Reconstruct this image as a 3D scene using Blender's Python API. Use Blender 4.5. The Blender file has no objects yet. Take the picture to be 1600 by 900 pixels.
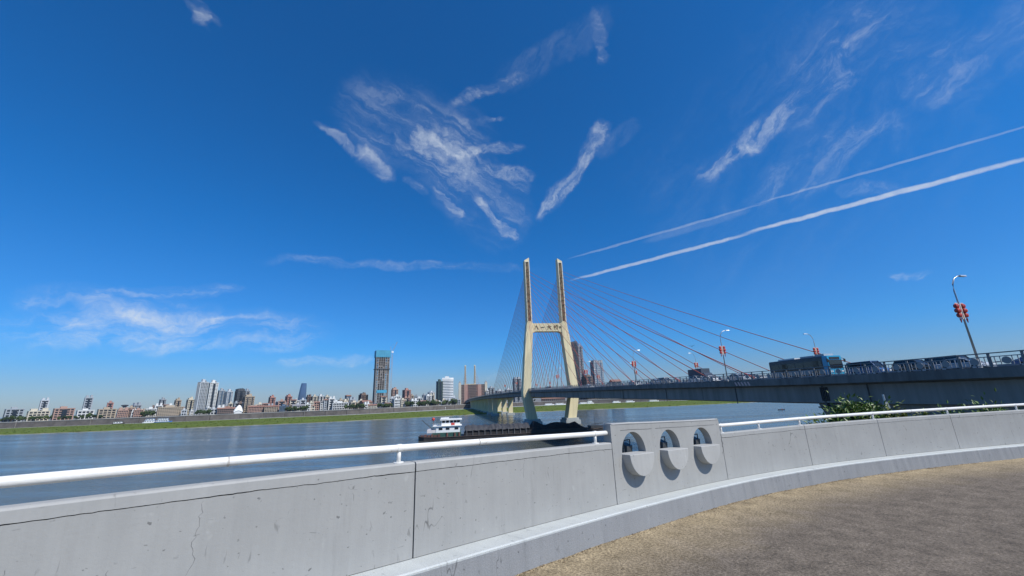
import bpy, bmesh, math, random
from mathutils import Vector, Matrix, noise as mnoise
R = math.radians
random.seed(7)
sc = bpy.context.scene
col = sc.collection

# ------------------------------------------------------------------ camera
FPX = 620.0                       # focal length in pixels of a 1600 px wide frame
EYE = 17.0                        # eye height above the river
TH = math.atan(173 / FPX); RO = R(2.0)
FW = Vector((0, math.cos(TH), math.sin(TH)))
R0 = Vector((1, 0, 0)); U0 = Vector((0, -math.sin(TH), math.cos(TH)))
RT = R0 * math.cos(RO) - U0 * math.sin(RO)
UP = U0 * math.cos(RO) + R0 * math.sin(RO)
CAM = Vector((0, 0, EYE))
cd = bpy.data.cameras.new('camera'); cam = bpy.data.objects.new('camera', cd); col.objects.link(cam)
cd.sensor_width = 36; cd.lens = FPX / 1600 * 36; cd.clip_start = 0.05; cd.clip_end = 60000
m = Matrix.Identity(4)
for i in range(3):
    m[i][0] = RT[i]; m[i][1] = UP[i]; m[i][2] = -FW[i]; m[i][3] = CAM[i]
cam.matrix_world = m
sc.camera = cam

def ray(px, py): return FW * FPX + RT * (px - 800) + UP * (450 - py)
def at_y(px, py, Y):
    d = ray(px, py); return CAM + d * (Y / d.y)
def at_z(px, py, Z):
    d = ray(px, py); return CAM + d * ((Z - EYE) / d.z)

# ------------------------------------------------------------------ light
SUN_EL = R(50); SUN_H = Vector((.81, -.587, 0)).normalized()
sun_dir = Vector((SUN_H.x * math.cos(SUN_EL), SUN_H.y * math.cos(SUN_EL), math.sin(SUN_EL)))
sl = bpy.data.lights.new('sun', 'SUN'); sl.energy = 5.0; sl.angle = R(.53); sl.color = (1, .955, .88)
so = bpy.data.objects.new('sun', sl); col.objects.link(so); so.location = (0, 0, 300)
so.rotation_euler = (-sun_dir).to_track_quat('-Z', 'Y').to_euler()

world = bpy.data.worlds.new('World'); sc.world = world; world.use_nodes = True
wn = world.node_tree.nodes; wl = world.node_tree.links
wn.clear()
def N(tree_nodes, typ, **kw):
    n = tree_nodes.new(typ)
    for k, v in kw.items(): setattr(n, k, v)
    return n
out = N(wn, 'ShaderNodeOutputWorld'); bg = N(wn, 'ShaderNodeBackground'); bg.inputs['Strength'].default_value = .095
sky = N(wn, 'ShaderNodeTexSky', sky_type='NISHITA', sun_disc=False, sun_elevation=SUN_EL,
        sun_rotation=math.atan2(SUN_H.x, SUN_H.y), air_density=.95, dust_density=.3, ozone_density=1.6, altitude=0)
tint = N(wn, 'ShaderNodeMix', data_type='RGBA', blend_type='MULTIPLY'); tint.inputs[0].default_value = 1
sepz = N(wn, 'ShaderNodeSeparateXYZ'); ramp = N(wn, 'ShaderNodeValToRGB'); tcg = N(wn, 'ShaderNodeTexCoord')
wl.new(tcg.outputs['Generated'], sepz.inputs[0]); wl.new(sepz.outputs[2], ramp.inputs[0])
ramp.color_ramp.interpolation = 'EASE'
els = ramp.color_ramp.elements; els[1].position = .42; els.new(.14)
for e, c_ in zip(els, ((.50, .65, .95), (.20, .75, 1.38), (.10, .78, 1.46))): e.color = (*c_, 1)
wl.new(ramp.outputs[0], tint.inputs[7])
wl.new(sky.outputs[0], tint.inputs[6])
hs = N(wn, 'ShaderNodeHueSaturation'); hs.inputs['Saturation'].default_value = 1.0; hs.inputs['Value'].default_value = 1.0
wl.new(tint.outputs[2], hs.inputs['Color'])
wl.new(bg.outputs[0], out.inputs[0])
# cirrus and contrails, in directions of the sky
tc = N(wn, 'ShaderNodeTexCoord')
def vmath(op, a, b=None, tree=wn, links=wl):
    n = N(tree, 'ShaderNodeVectorMath', operation=op)
    for i, v in enumerate((a, b)):
        if v is None: continue
        if hasattr(v, 'is_linked'): links.new(v, n.inputs[i])
        elif op == 'SCALE' and i == 1: n.inputs['Scale'].default_value = v
        else: n.inputs[i].default_value = v
    return n
def smath(op, a, b=None, c=None, tree=wn, links=wl, clamp=False):
    n = N(tree, 'ShaderNodeMath', operation=op, use_clamp=clamp)
    for i, v in enumerate((a, b, c)):
        if v is None: continue
        if hasattr(v, 'is_linked'): links.new(v, n.inputs[i])
        else: n.inputs[i].default_value = v
    return n.outputs[0]
D = tc.outputs['Generated']
def wnoise(scale, detail, rough, vec, dist=0.0):
    n = N(wn, 'ShaderNodeTexNoise'); n.inputs['Scale'].default_value = scale; n.inputs['Detail'].default_value = detail
    n.inputs['Roughness'].default_value = rough; n.inputs['Distortion'].default_value = dist
    wl.new(vec, n.inputs['Vector']); return n
w1 = wnoise(11, 4, .62, D)
wv = vmath('SUBTRACT', w1.outputs['Color'], (.5, .5, .5)).outputs[0]
sc1 = N(wn, 'ShaderNodeVectorMath', operation='SCALE'); wl.new(wv, sc1.inputs[0]); sc1.inputs['Scale'].default_value = .06
DW = vmath('ADD', D, sc1.outputs[0]).outputs[0]
w2 = wnoise(26, 3, .6, D)
wv2 = vmath('SUBTRACT', w2.outputs['Color'], (.5, .5, .5)).outputs[0]
sc2 = N(wn, 'ShaderNodeVectorMath', operation='SCALE'); wl.new(wv2, sc2.inputs[0]); sc2.inputs['Scale'].default_value = .006
DC = vmath('ADD', D, sc2.outputs[0]).outputs[0]
def pxang(): return 1 / FPX
def streak(x0, y0, x1, y1, wpx, k, src, soft=1.0):
    d0 = ray(x0, y0).normalized(); d1 = ray(x1, y1).normalized()
    Mv = (d0 + d1).normalized(); T = (d1 - d0).normalized(); Nv = Mv.cross(T).normalized()
    hl = (d1 - d0).length / 2
    hw = wpx / FPX * .8
    a = vmath('DOT_PRODUCT', src, tuple(T / hl)).outputs['Value']
    b = vmath('DOT_PRODUCT', src, tuple(Nv / hw)).outputs['Value']
    fr = vmath('DOT_PRODUCT', src, tuple(Mv)).outputs['Value']
    a2 = smath('MULTIPLY', a, a); a4 = smath('MULTIPLY', a2, a2)
    r2 = smath('MULTIPLY_ADD', b, b, a4)
    mr = N(wn, 'ShaderNodeMapRange', interpolation_type='SMOOTHERSTEP'); wl.new(r2, mr.inputs[0])
    mr.inputs['From Min'].default_value = 0; mr.inputs['From Max'].default_value = 1.0 + .6 * soft
    mr.inputs['To Min'].default_value = k; mr.inputs['To Max'].default_value = 0
    g = smath('GREATER_THAN', fr, .2)
    return smath('MULTIPLY', mr.outputs[0], g)
def addall(lst):
    r = lst[0]
    for x in lst[1:]: r = smath('ADD', r, x)
    return r
GROUPS = [
  ((500, 190), (800, 372), ((498, 188, 560, 240, 8, .8), (560, 232, 616, 280, 15, .8), (640, 210, 700, 245, 18, .62), (742, 312, 812, 382, 10, 1.0), (676, 292, 726, 340, 9, .6), (630, 276, 668, 304, 8, .5),
     (660, 200, 810, 380, 70, .55), (530, 160, 770, 250, 70, .55), (290, -6, 332, 44, 10, .7), (300, 26, 324, 38, 6, .6), (780, 270, 830, 300, 16, .6), (925, 20, 948, 98, 7, .6))),
  ((952, 190), (842, 340), ((952, 186, 905, 258, 14, .85), (918, 240, 842, 340, 13, 1.35), (1240, 168, 1088, 280, 18, .85), (1440, 20, 1200, 200, 30, .24), (1400, -20, 1240, 120, 26, .2), (1180, 300, 1420, 190, 40, .36),
     (1000, 190, 930, 240, 16, .4), (1640, 10, 1420, 160, 40, .45), (780, 130, 950, 30, 26, .38), (1460, -10, 1210, 190, 80, .22), (1520, 40, 1040, 400, 190, .14))),
  ((300, 456), (500, 453), ((690, 168, 826, 116, 9, .8), (712, 188, 796, 184, 6, .75), (700, 246, 820, 228, 11, 1.0), (752, 262, 836, 280, 11, .85), (170, 456, 378, 452, 9, 1.0), (120, 480, 350, 494, 24, .8), (100, 518, 520, 518, 32, 1.0),
     (160, 545, 300, 540, 14, .6), (425, 566, 590, 560, 9, .8), (420, 408, 840, 420, 9, .55), (1385, 432, 1450, 428, 6, .7), (10, 470, 180, 455, 14, .7), (-60, 520, 170, 518, 28, .9), (720, 590, 800, 586, 9, .5), (1300, 290, 1420, 300, 12, .5)))]
fine = wnoise(40, 3, .7, DW, .5)
fm2 = N(wn, 'ShaderNodeMapRange'); wl.new(fine.outputs['Fac'], fm2.inputs[0])
fm2.inputs['From Min'].default_value = .3; fm2.inputs['From Max'].default_value = .7; fm2.inputs['To Min'].default_value = .6; fm2.inputs['To Max'].default_value = 1.15
parts = []
for g0, g1, lst in GROUPS:
    msum = addall([streak(*a, DW) for a in lst])
    T = (ray(*g1).normalized()-ray(*g0).normalized()).normalized()
    dt = vmath('DOT_PRODUCT', DW, tuple(T)).outputs['Value']
    tv = N(wn, 'ShaderNodeVectorMath', operation='SCALE'); tv.inputs[0].default_value = tuple(T*.76); wl.new(dt, tv.inputs['Scale'])
    nv = vmath('SUBTRACT', DW, tv.outputs[0]).outputs[0]
    fib = wnoise(24, 6, .66, nv, .7)
    bias = smath('MULTIPLY_ADD', fib.outputs['Fac'], 3.6, -2.3)
    body = smath('MULTIPLY', smath('ADD', smath('MULTIPLY', msum, .80), bias), .46, clamp=True)
    gate = smath('MULTIPLY', msum, 1.15, clamp=True)
    vt = N(wn, 'ShaderNodeMapRange', interpolation_type='SMOOTHSTEP'); wl.new(fib.outputs['Fac'], vt.inputs[0])
    vt.inputs['From Min'].default_value = .36; vt.inputs['From Max'].default_value = .72; vt.inputs['To Min'].default_value = .05; vt.inputs['To Max'].default_value = .42
    veil = smath('MULTIPLY', msum, vt.outputs[0])
    parts.append(smath('ADD', smath('MULTIPLY', body, gate), veil))
cir = smath('MULTIPLY', addall(parts), fm2.outputs[0])
trails = [streak(*a, DC, 0.3) for a in (
    (1680, 228, 1150, 368, 4.0, 1.0), (1190, 360, 885, 440, 3.6, .85), (1680, 176, 1170, 322, 2.2, .34), (1210, 313, 880, 407, 2.6, .32), (1180, 326, 1000, 380, 8, .12))]
con = smath('MULTIPLY', addall(trails), smath('MULTIPLY_ADD', fm2.outputs[0], .7, .35))
cl = smath('MULTIPLY', smath('ADD', cir, con), .55, clamp=True)
mixc = N(wn, 'ShaderNodeMix', data_type='RGBA'); wl.new(cl, mixc.inputs[0]); wl.new(hs.outputs[0], mixc.inputs[6])
mixc.inputs[7].default_value = (7.6, 8.3, 9.0, 1)
wl.new(mixc.outputs[2], bg.inputs['Color'])

sc.view_settings.view_transform = 'Standard'; sc.view_settings.look = 'None'
sc.view_settings.exposure = 0.0; sc.view_settings.gamma = 1; sc.view_settings.use_curve_mapping = False
sc.render.engine = 'CYCLES'; sc.cycles.use_denoising = True
world.cycles.sampling_method = 'MANUAL'; world.cycles.sample_map_resolution = 256
sc.cycles.max_bounces = 6; sc.cycles.transparent_max_bounces = 8; sc.cycles.volume_bounces = 0
sc.cycles.caustics_reflective = False; sc.cycles.caustics_refractive = False

# ------------------------------------------------------------------ materials
MATS = {}
def mat(name, c, rough=.7, var=.15, scale=1.5, bump=0.0, bscale=None, metal=0.0, spec=.5, c2=None, coord='Object', stretch=None):
    if name in MATS: return MATS[name]
    mt = bpy.data.materials.new(name); mt.use_nodes = True
    nt = mt.node_tree; n = nt.nodes; l = nt.links
    b = n['Principled BSDF']; b.inputs['Roughness'].default_value = rough; b.inputs['Metallic'].default_value = metal
    b.inputs['Specular IOR Level'].default_value = spec
    t = n.new('ShaderNodeTexCoord')
    ns = n.new('ShaderNodeTexNoise'); ns.inputs['Scale'].default_value = scale; ns.inputs['Detail'].default_value = 6; ns.inputs['Roughness'].default_value = .65
    if stretch:
        mp = n.new('ShaderNodeMapping'); mp.inputs['Scale'].default_value = stretch; l.new(t.outputs[coord], mp.inputs['Vector']); l.new(mp.outputs[0], ns.inputs['Vector'])
    else: l.new(t.outputs[coord], ns.inputs['Vector'])
    mx = n.new('ShaderNodeMix'); mx.data_type = 'RGBA'
    mr = n.new('ShaderNodeMapRange'); mr.inputs['From Min'].default_value = .3; mr.inputs['From Max'].default_value = .7
    l.new(ns.outputs['Fac'], mr.inputs[0]); l.new(mr.outputs[0], mx.inputs[0])
    ca = c2 if c2 else tuple(x * (1 - var) for x in c); cb = c if c2 else tuple(min(1, x * (1 + var)) for x in c)
    mx.inputs[6].default_value = (*ca, 1); mx.inputs[7].default_value = (*cb, 1)
    l.new(mx.outputs[2], b.inputs['Base Color'])
    if bump:
        nb = n.new('ShaderNodeTexNoise'); nb.inputs['Scale'].default_value = bscale or scale * 8; nb.inputs['Detail'].default_value = 5
        l.new(t.outputs[coord], nb.inputs['Vector'])
        bp = n.new('ShaderNodeBump'); bp.inputs['Strength'].default_value = bump; bp.inputs['Distance'].default_value = .02
        l.new(nb.outputs['Fac'], bp.inputs['Height']); l.new(bp.outputs[0], b.inputs['Normal'])
    MATS[name] = mt
    return mt

def water_mat():
    mt = bpy.data.materials.new('river_water'); mt.use_nodes = True; n = mt.node_tree.nodes; l = mt.node_tree.links
    b = n['Principled BSDF']; b.inputs['Roughness'].default_value = .12; b.inputs['IOR'].default_value = 1.33; b.inputs['Specular IOR Level'].default_value = .4
    t = n.new('ShaderNodeTexCoord')
    def nz(sx, sy, rot, det, sc_=1.0):
        mp = n.new('ShaderNodeMapping'); mp.inputs['Scale'].default_value = (sx, sy, 1); mp.inputs['Rotation'].default_value = (0, 0, rot)
        l.new(t.outputs['Object'], mp.inputs['Vector'])
        q = n.new('ShaderNodeTexNoise'); q.inputs['Scale'].default_value = sc_; q.inputs['Detail'].default_value = det; q.inputs['Roughness'].default_value = .6
        l.new(mp.outputs[0], q.inputs['Vector']); return q
    big = nz(.004, .035, .22, 5); mid = nz(.03, .16, .24, 4); small = nz(.5, 1.5, .3, 4)
    cm = n.new('ShaderNodeMix'); cm.data_type = 'RGBA'
    cm.inputs[6].default_value = (.070, .082, .074, 1); cm.inputs[7].default_value = (.105, .116, .100, 1)
    l.new(mid.outputs['Fac'], cm.inputs[0]); l.new(cm.outputs[2], b.inputs['Base Color'])
    mr = n.new('ShaderNodeMapRange'); mr.inputs['From Min'].default_value = .4; mr.inputs['From Max'].default_value = .62
    mr.inputs['To Min'].default_value = .12; mr.inputs['To Max'].default_value = .95
    l.new(big.outputs['Fac'], mr.inputs[0])
    b1 = n.new('ShaderNodeBump'); b1.inputs['Distance'].default_value = .35; l.new(mr.outputs[0], b1.inputs['Strength']); l.new(small.outputs['Fac'], b1.inputs['Height'])
    b2 = n.new('ShaderNodeBump'); b2.inputs['Distance'].default_value = .9; b2.inputs['Strength'].default_value = .45
    l.new(mid.outputs['Fac'], b2.inputs['Height']); l.new(b1.outputs[0], b2.inputs['Normal']); l.new(b2.outputs[0], b.inputs['Normal'])
    return mt

def wall_mat(name, base, speck=False):
    """painted parapet concrete: mottling, vertical runs, scuffs, hairline cracks (UV = metres along the wall, height)"""
    mt = bpy.data.materials.new(name); mt.use_nodes = True; n = mt.node_tree.nodes; l = mt.node_tree.links
    b = n['Principled BSDF']; b.inputs['Roughness'].default_value = .72; b.inputs['Specular IOR Level'].default_value = .3
    t = n.new('ShaderNodeTexCoord')
    def nz(sx, sy, sc_, det, rough=.6, dist=0.0, rot=0.0):
        mp = n.new('ShaderNodeMapping'); mp.inputs['Scale'].default_value = (sx, sy, 1); mp.inputs['Rotation'].default_value = (0, 0, rot)
        l.new(t.outputs['UV'], mp.inputs['Vector'])
        q = n.new('ShaderNodeTexNoise'); q.inputs['Scale'].default_value = sc_; q.inputs['Detail'].default_value = det
        q.inputs['Roughness'].default_value = rough; q.inputs['Distortion'].default_value = dist
        l.new(mp.outputs[0], q.inputs['Vector']); return q.outputs['Fac']
    def mrange(v, a, b_, c, d):
        q = n.new('ShaderNodeMapRange'); q.inputs['From Min'].default_value = a; q.inputs['From Max'].default_value = b_
        q.inputs['To Min'].default_value = c; q.inputs['To Max'].default_value = d; l.new(v, q.inputs[0]); return q.outputs[0]
    def mul(a, b_):
        q = n.new('ShaderNodeMath'); q.operation = 'MULTIPLY'; l.new(a, q.inputs[0])
        if hasattr(b_, 'is_linked'): l.new(b_, q.inputs[1])
        else: q.inputs[1].default_value = b_
        return q.outputs[0]
    f = mul(mrange(nz(1, 1, 1.7, 5), .3, .7, .93, 1.05), mrange(nz(9, .55, 1.3, 5, .7), .35, .75, 1.03, .93))
    f = mul(f, mrange(nz(3.4, 1.3, 4.6, 3, .5, .9, .55), .675, .74, 1, .70)); f = mul(f, mrange(nz(1.2, 3.1, 5.2, 2, .5, 1.4, .4), .71, .77, 1, .72)); f = mul(f, mrange(nz(2.6, .28, 2.2, 4, .7), .58, .78, 1, .86))          # scuffs
    f = mul(f, mrange(nz(1, 1.2, 21, 2, .5), .69, .74, 1, .5))                       # chips
    f = mul(f, mrange(nz(1.3, 1.0, 5, 4, .6), .66, .74, 1, 1.13))                     # patches of fresh paint
    # hairline cracks: thin contour of a stretched noise, broken up
    c = nz(1.1, .32, 1.5, 4, .55, .3)
    q = n.new('ShaderNodeMath'); q.operation = 'SUBTRACT'; l.new(c, q.inputs[0]); q.inputs[1].default_value = .5
    qa = n.new('ShaderNodeMath'); qa.operation = 'ABSOLUTE'; l.new(q.outputs[0], qa.inputs[0])
    line = mrange(qa.outputs[0], .0008, .0035, 1, 0)
    brk = mrange(nz(.8, 1.2, 1.6, 2), .56, .66, 0, .5)
    k = n.new('ShaderNodeMath'); k.operation = 'MULTIPLY_ADD'; l.new(line, k.inputs[0])
    neg = mul(brk, -1.0); l.new(neg, k.inputs[1]); k.inputs[2].default_value = 1
    f = mul(f, k.outputs[0])
    if speck: f = mul(f, mrange(nz(1, 1, 90, 3, .7), .35, .65, .82, 1.1))
    vm = n.new('ShaderNodeVectorMath'); vm.operation = 'SCALE'; vm.inputs[0].default_value = base; l.new(f, vm.inputs['Scale'])
    l.new(vm.outputs[0], b.inputs['Base Color'])
    bp = n.new('ShaderNodeBump'); bp.inputs['Strength'].default_value = .35 if speck else .16; bp.inputs['Distance'].default_value = .01
    l.new(nz(1, 1, 60 if speck else 34, 6, .7), bp.inputs['Height']); l.new(bp.outputs[0], b.inputs['Normal'])
    return mt

def path_mat():
    mt = bpy.data.materials.new('worn_path'); mt.use_nodes = True; n = mt.node_tree.nodes; l = mt.node_tree.links
    b = n['Principled BSDF']; b.inputs['Roughness'].default_value = .9; b.inputs['Specular IOR Level'].default_value = .2
    t = n.new('ShaderNodeTexCoord'); sep = n.new('ShaderNodeSeparateXYZ'); l.new(t.outputs['UV'], sep.inputs[0])
    def nz(sc_, det, rough=.65):
        q = n.new('ShaderNodeTexNoise'); q.inputs['Scale'].default_value = sc_; q.inputs['Detail'].default_value = det; q.inputs['Roughness'].default_value = rough
        l.new(t.outputs['UV'], q.inputs['Vector']); return q.outputs['Fac']
    def mrange(v, a, b_, c, d):
        q = n.new('ShaderNodeMapRange'); q.inputs['From Min'].default_value = a; q.inputs['From Max'].default_value = b_
        q.inputs['To Min'].default_value = c; q.inputs['To Max'].default_value = d; l.new(v, q.inputs[0]); return q.outputs[0]
    ma = n.new('ShaderNodeMath'); ma.operation = 'MULTIPLY_ADD'; l.new(nz(1.6, 6, .7), ma.inputs[0]); ma.inputs[1].default_value = 1.5; l.new(sep.outputs[1], ma.inputs[2])
    dirt = mrange(ma.outputs[0], 1.0, 2.0, 1, 0)
    mx = n.new('ShaderNodeMix'); mx.data_type = 'RGBA'; l.new(dirt, mx.inputs[0])
    mx.inputs[6].default_value = (.170, .140, .108, 1); mx.inputs[7].default_value = (.335, .265, .165, 1)
    grain = mrange(nz(34, 4, .8), .3, .7, .25, 1.75); grain2 = mrange(nz(3.2, 7, .78), .3, .7, .5, 1.42)
    q = n.new('ShaderNodeMath'); q.operation = 'MULTIPLY'; l.new(grain, q.inputs[0]); l.new(grain2, q.inputs[1])
    vm = n.new('ShaderNodeVectorMath'); vm.operation = 'SCALE'; l.new(mx.outputs[2], vm.inputs[0]); l.new(q.outputs[0], vm.inputs['Scale'])
    l.new(vm.outputs[0], b.inputs['Base Color'])
    bp = n.new('ShaderNodeBump'); bp.inputs['Strength'].default_value = .9; bp.inputs['Distance'].default_value = .02
    l.new(nz(34, 4, .8), bp.inputs['Height']); l.new(bp.outputs[0], b.inputs['Normal'])
    return mt

M_cream = mat('cream_tower_paint', (.72, .62, .385), .65, .13, .8, .15, 2, stretch=(1, 1, .07))
M_panel = mat('carved_panel_brown', (.17, .12, .065), .7, .3, .7)
M_glyph = mat('carved_character_dark', (.055, .04, .02), .6, .2, 1)
M_frame = mat('pale_panel_frame', (.72, .66, .5), .6, .06, .3)
M_girder = mat('girder_concrete', (.22, .215, .205), .8, .30, .5, .2, 3, stretch=(1, 1, .12))
M_slab = mat('deck_slab_edge', (.155, .15, .145), .8, .40, .7, .2, 3, stretch=(1, 1, .2))
M_pile = mat('pedestal_concrete', (.36, .38, .37), .85, .16, .4, .2, 2)
M_asph = mat('asphalt', (.06, .06, .062), .9, .2, .6)
M_rail = mat('bridge_rail_grey', (.17, .18, .19), .6, .15, 1)
M_railp = mat('rail_disc_pale', (.27, .28, .29), .6, .12, 1)
M_cable = mat('cable_red', (.36, .08, .045), .55, .2, .2)
M_cable2 = mat('cable_rose', (.30, .12, .11), .55, .2, .2)
M_white = mat('white_paint', (.82, .82, .80), .45, .04, 2)
M_red = mat('red_paint', (.52, .055, .035), .5, .1, 1)
M_black = mat('black_rubber', (.012, .012, .013), .8, .2, 2)
M_glass = mat('dark_glass', (.02, .025, .03), .08, .1, 1, spec=.6)
M_metal = mat('galvanised_metal', (.45, .47, .48), .4, .12, 1, metal=.6)
M_steel = mat('dark_steel', (.07, .075, .08), .5, .2, 1, metal=.3)
M_grass = mat('bank_grass', (.112, .160, .020), .95, .2, .018, c2=(.088, .105, .026), spec=.1)
M_mud = mat('bank_mud', (.27, .25, .19), .95, .2, .05)
M_quay = mat('quay_stone', (.105, .092, .08), .9, .35, .12)
M_city = mat('city_ground', (.17, .165, .15), .95, .2, .02)
M_leaf = mat('far_leaf', (.05, .085, .025), .8, .4, .25)
M_leaf2 = mat('near_leaf', (.105, .165, .03), .45, .6, 5.0)
M_trunk = mat('bark', (.10, .075, .05), .9, .3, 4)
M_roofg = mat('roof_grey', (.22, .22, .23), .8, .2, .2)
M_roofr = mat('roof_brown_tile', (.22, .12, .09), .8, .2, .2)
M_dark = mat('building_glazing', (.02, .026, .036), .25, .3, .15, spec=.6)
M_dark2 = mat('building_glazing_blue', (.07, .11, .16), .2, .25, .15, spec=.7)

# ------------------------------------------------------------------ mesh helpers
class MB:
    def __init__(s): s.v = []; s.f = []; s.uv = None
    def hexa(s, b, t):
        o = len(s.v); s.v += [tuple(x) for x in b] + [tuple(x) for x in t]
        s.f += [(o+3, o+2, o+1, o), (o+4, o+5, o+6, o+7)] + [(o+i, o+(i+1) % 4, o+4+(i+1) % 4, o+4+i) for i in range(4)]
        return s
    def box(s, c, d, rz=0.0):
        x, y, z = c; a, b, h = d[0]/2, d[1]/2, d[2]/2; cs, sn = math.cos(rz), math.sin(rz)
        pts = [(x+px*cs-py*sn, y+px*sn+py*cs) for px, py in ((-a, -b), (a, -b), (a, b), (-a, b))]
        return s.hexa([(*p, z-h) for p in pts], [(*p, z+h) for p in pts])
    def bb(s, x0, x1, y0, y1, z0, z1): return s.box(((x0+x1)/2, (y0+y1)/2, (z0+z1)/2), (x1-x0, y1-y0, z1-z0))
    def loft(s, rings, cap=True, closed=True):
        o = len(s.v); n = len(rings[0])
        for r in rings: s.v += [tuple(p) for p in r]
        for i in range(len(rings)-1):
            for j in range(n if closed else n-1):
                k = (j+1) % n; s.f.append((o+i*n+j, o+i*n+k, o+(i+1)*n+k, o+(i+1)*n+j))
        if cap and closed:
            s.f.append(tuple(o+n-1-j for j in range(n))); e = o+(len(rings)-1)*n; s.f.append(tuple(e+j for j in range(n)))
        return s
    def tube(s, path, r, n=8, cap=True):
        path = [Vector(p) for p in path]; rs = r if isinstance(r, (list, tuple)) else [r]*len(path); rings = []
        for i, p in enumerate(path):
            t = (path[min(i+1, len(path)-1)] - path[max(i-1, 0)]).normalized()
            a = Vector((0, 0, 1)) if abs(t.z) < .95 else Vector((1, 0, 0))
            u = t.cross(a).normalized(); w = u.cross(t)
            rings.append([p + (u*math.cos(2*math.pi*k/n) + w*math.sin(2*math.pi*k/n))*rs[i] for k in range(n)])
        return s.loft(rings, cap)
    def bar(s, a, b, w, h=None):
        """rectangular bar from a to b"""
        a = Vector(a); b = Vector(b); t = (b-a).normalized(); up = Vector((0, 0, 1)) if abs(t.z) < .95 else Vector((0, 1, 0))
        u = t.cross(up).normalized()*w/2; v = u.cross(t).normalized()*(h or w)/2
        return s.hexa([a-u-v, a+u-v, a+u+v, a-u+v], [b-u-v, b+u-v, b+u+v, b-u+v])
    def prism_y(s, poly, y0, y1):      # polygon in (x,z), extruded along y
        return s.loft([[(x, y0, z) for x, z in poly], [(x, y1, z) for x, z in poly]])
    def prism_x(s, poly, x0, x1):      # polygon in (y,z), extruded along x
        return s.loft([[(x0, y, z) for y, z in poly], [(x1, y, z) for y, z in poly]])
    def prism_z(s, poly, z0, z1):
        return s.loft([[(x, y, z0) for x, y in poly], [(x, y, z1) for x, y in poly]])
    def mesh(s, name, m, smooth=False, recalc=True):
        me = bpy.data.meshes.new(name); me.from_pydata(s.v, [], s.f)
        if recalc:
            bm = bmesh.new(); bm.from_mesh(me); bmesh.ops.recalc_face_normals(bm, faces=bm.faces); bm.to_mesh(me); bm.free()
        if s.uv:
            ul = me.uv_layers.new(name='UVMap')
            for lp in me.loops: ul.data[lp.index].uv = s.uv[lp.vertex_index]
        if smooth: me.polygons.foreach_set('use_smooth', [True]*len(me.polygons))
        me.materials.append(m); return me
    def build(s, name, m, parent=None, smooth=False, recalc=True):
        return link(name, s.mesh(name, m, smooth, recalc), parent)
def link(name, me, parent=None, loc=None, rz=None):
    o = bpy.data.objects.new(name, me); col.objects.link(o); o.parent = parent
    if loc is not None: o.location = loc
    if rz is not None: o.rotation_euler.z = rz
    return o
def empty(name, loc=(0, 0, 0), rz=0.0):
    o = bpy.data.objects.new(name, None); col.objects.link(o); o.location = loc; o.rotation_euler.z = rz; o.empty_display_size = .3
    return o
def tag(o, label=None, cat=None, group=None, kind=None):
    for k, v in (('label', label), ('category', cat), ('group', group), ('kind', kind)):
        if v: o[k] = v
    return o
def copy_tree(o, parent=None):
    c = o.copy(); col.objects.link(c); c.parent = parent
    for ch in list(o.children): copy_tree(ch, c)
    return c
def interp(x, pts):
    if x <= pts[0][0]: return pts[0][1] + (x-pts[0][0])*(pts[1][1]-pts[0][1])/(pts[1][0]-pts[0][0])
    for (a, b), (c, d) in zip(pts, pts[1:]):
        if x <= c: return b + (x-a)*(d-b)/(c-a)
    (a, b), (c, d) = pts[-2:]; return d + (x-c)*(d-b)/(c-a)
def smooth_interp(pts):
    """catmull-rom style resample of a height profile"""
    def g(x):
        n = len(pts); i = 0
        while i < n-2 and x > pts[i+1][0]: i += 1
        def sl(j):
            a = pts[max(j-1, 0)]; b = pts[min(j+1, n-1)]; return (b[1]-a[1])/(b[0]-a[0])
        (x0, y0), (x1, y1) = pts[i], pts[i+1]; h = x1-x0; t = max(0, min(1, (x-x0)/h))
        return (2*t**3-3*t*t+1)*y0 + (t**3-2*t*t+t)*h*sl(i) + (-2*t**3+3*t*t)*y1 + (t**3-t*t)*h*sl(i+1)
    return g

# ------------------------------------------------------------------ terrain and water
YW = [(-2600, 200), (-1500, 300), (-390, 406), (-261, 418), (-168, 442), (-81, 490), (-50, 502), (77, 536), (164, 549), (350, 607), (419, 633), (1500, 980), (2600, 1300)]
YG = [(-2600, 330), (-1500, 440), (-550, 570), (-432, 588), (-387, 606), (-234, 640), (-119, 740), (106, 850), (263, 865), (475, 850), (1500, 1230), (2600, 1560)]
YQ = [(-2600, 350), (-1500, 460), (-563, 590), (-451, 608), (-403, 636), (-253, 668), (-139, 790), (0, 872), (106, 898), (475, 910), (1500, 1330), (2600, 1700)]
QT = 9.2
gyw, gyg, gyq = smooth_interp(YW), smooth_interp(YG), smooth_interp(YQ)
def xs_range():
    x = -2600.0; o = []
    while x < 2600.1:
        o.append(x); x += 8 if -700 < x < 700 else 40
    return o
XS = xs_range()
b = MB()
b.v = [(-9000, -600, 0), (9000, -600, 0), (9000, 9000, 0), (-9000, 9000, 0)]; b.f = [(0, 1, 2, 3)]
tag(b.build('river_water', water_mat(), recalc=False), kind='structure')
rnd = random.Random(3)
def strip(name, rows, m, kind='structure'):
    b = MB(); n = len(XS)
    for fy, fz in rows:
        for x in XS: b.v.append((x, fy(x), fz(x)))
    for r in range(len(rows)-1):
        for i in range(n-1): b.f.append((r*n+i, r*n+i+1, (r+1)*n+i+1, (r+1)*n+i))
    return tag(b.build(name, m), kind=kind)
wob = lambda x, s, a: a*mnoise.noise(Vector((x*s, 3.1, 0)))
strip('mud_shore', [(lambda x: gyw(x)-6+wob(x, .05, 4), lambda x: -.6), (lambda x: gyw(x)+3+wob(x, .05, 4), lambda x: .35), (lambda x: gyw(x)+8, lambda x: .5)], M_mud)
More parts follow.
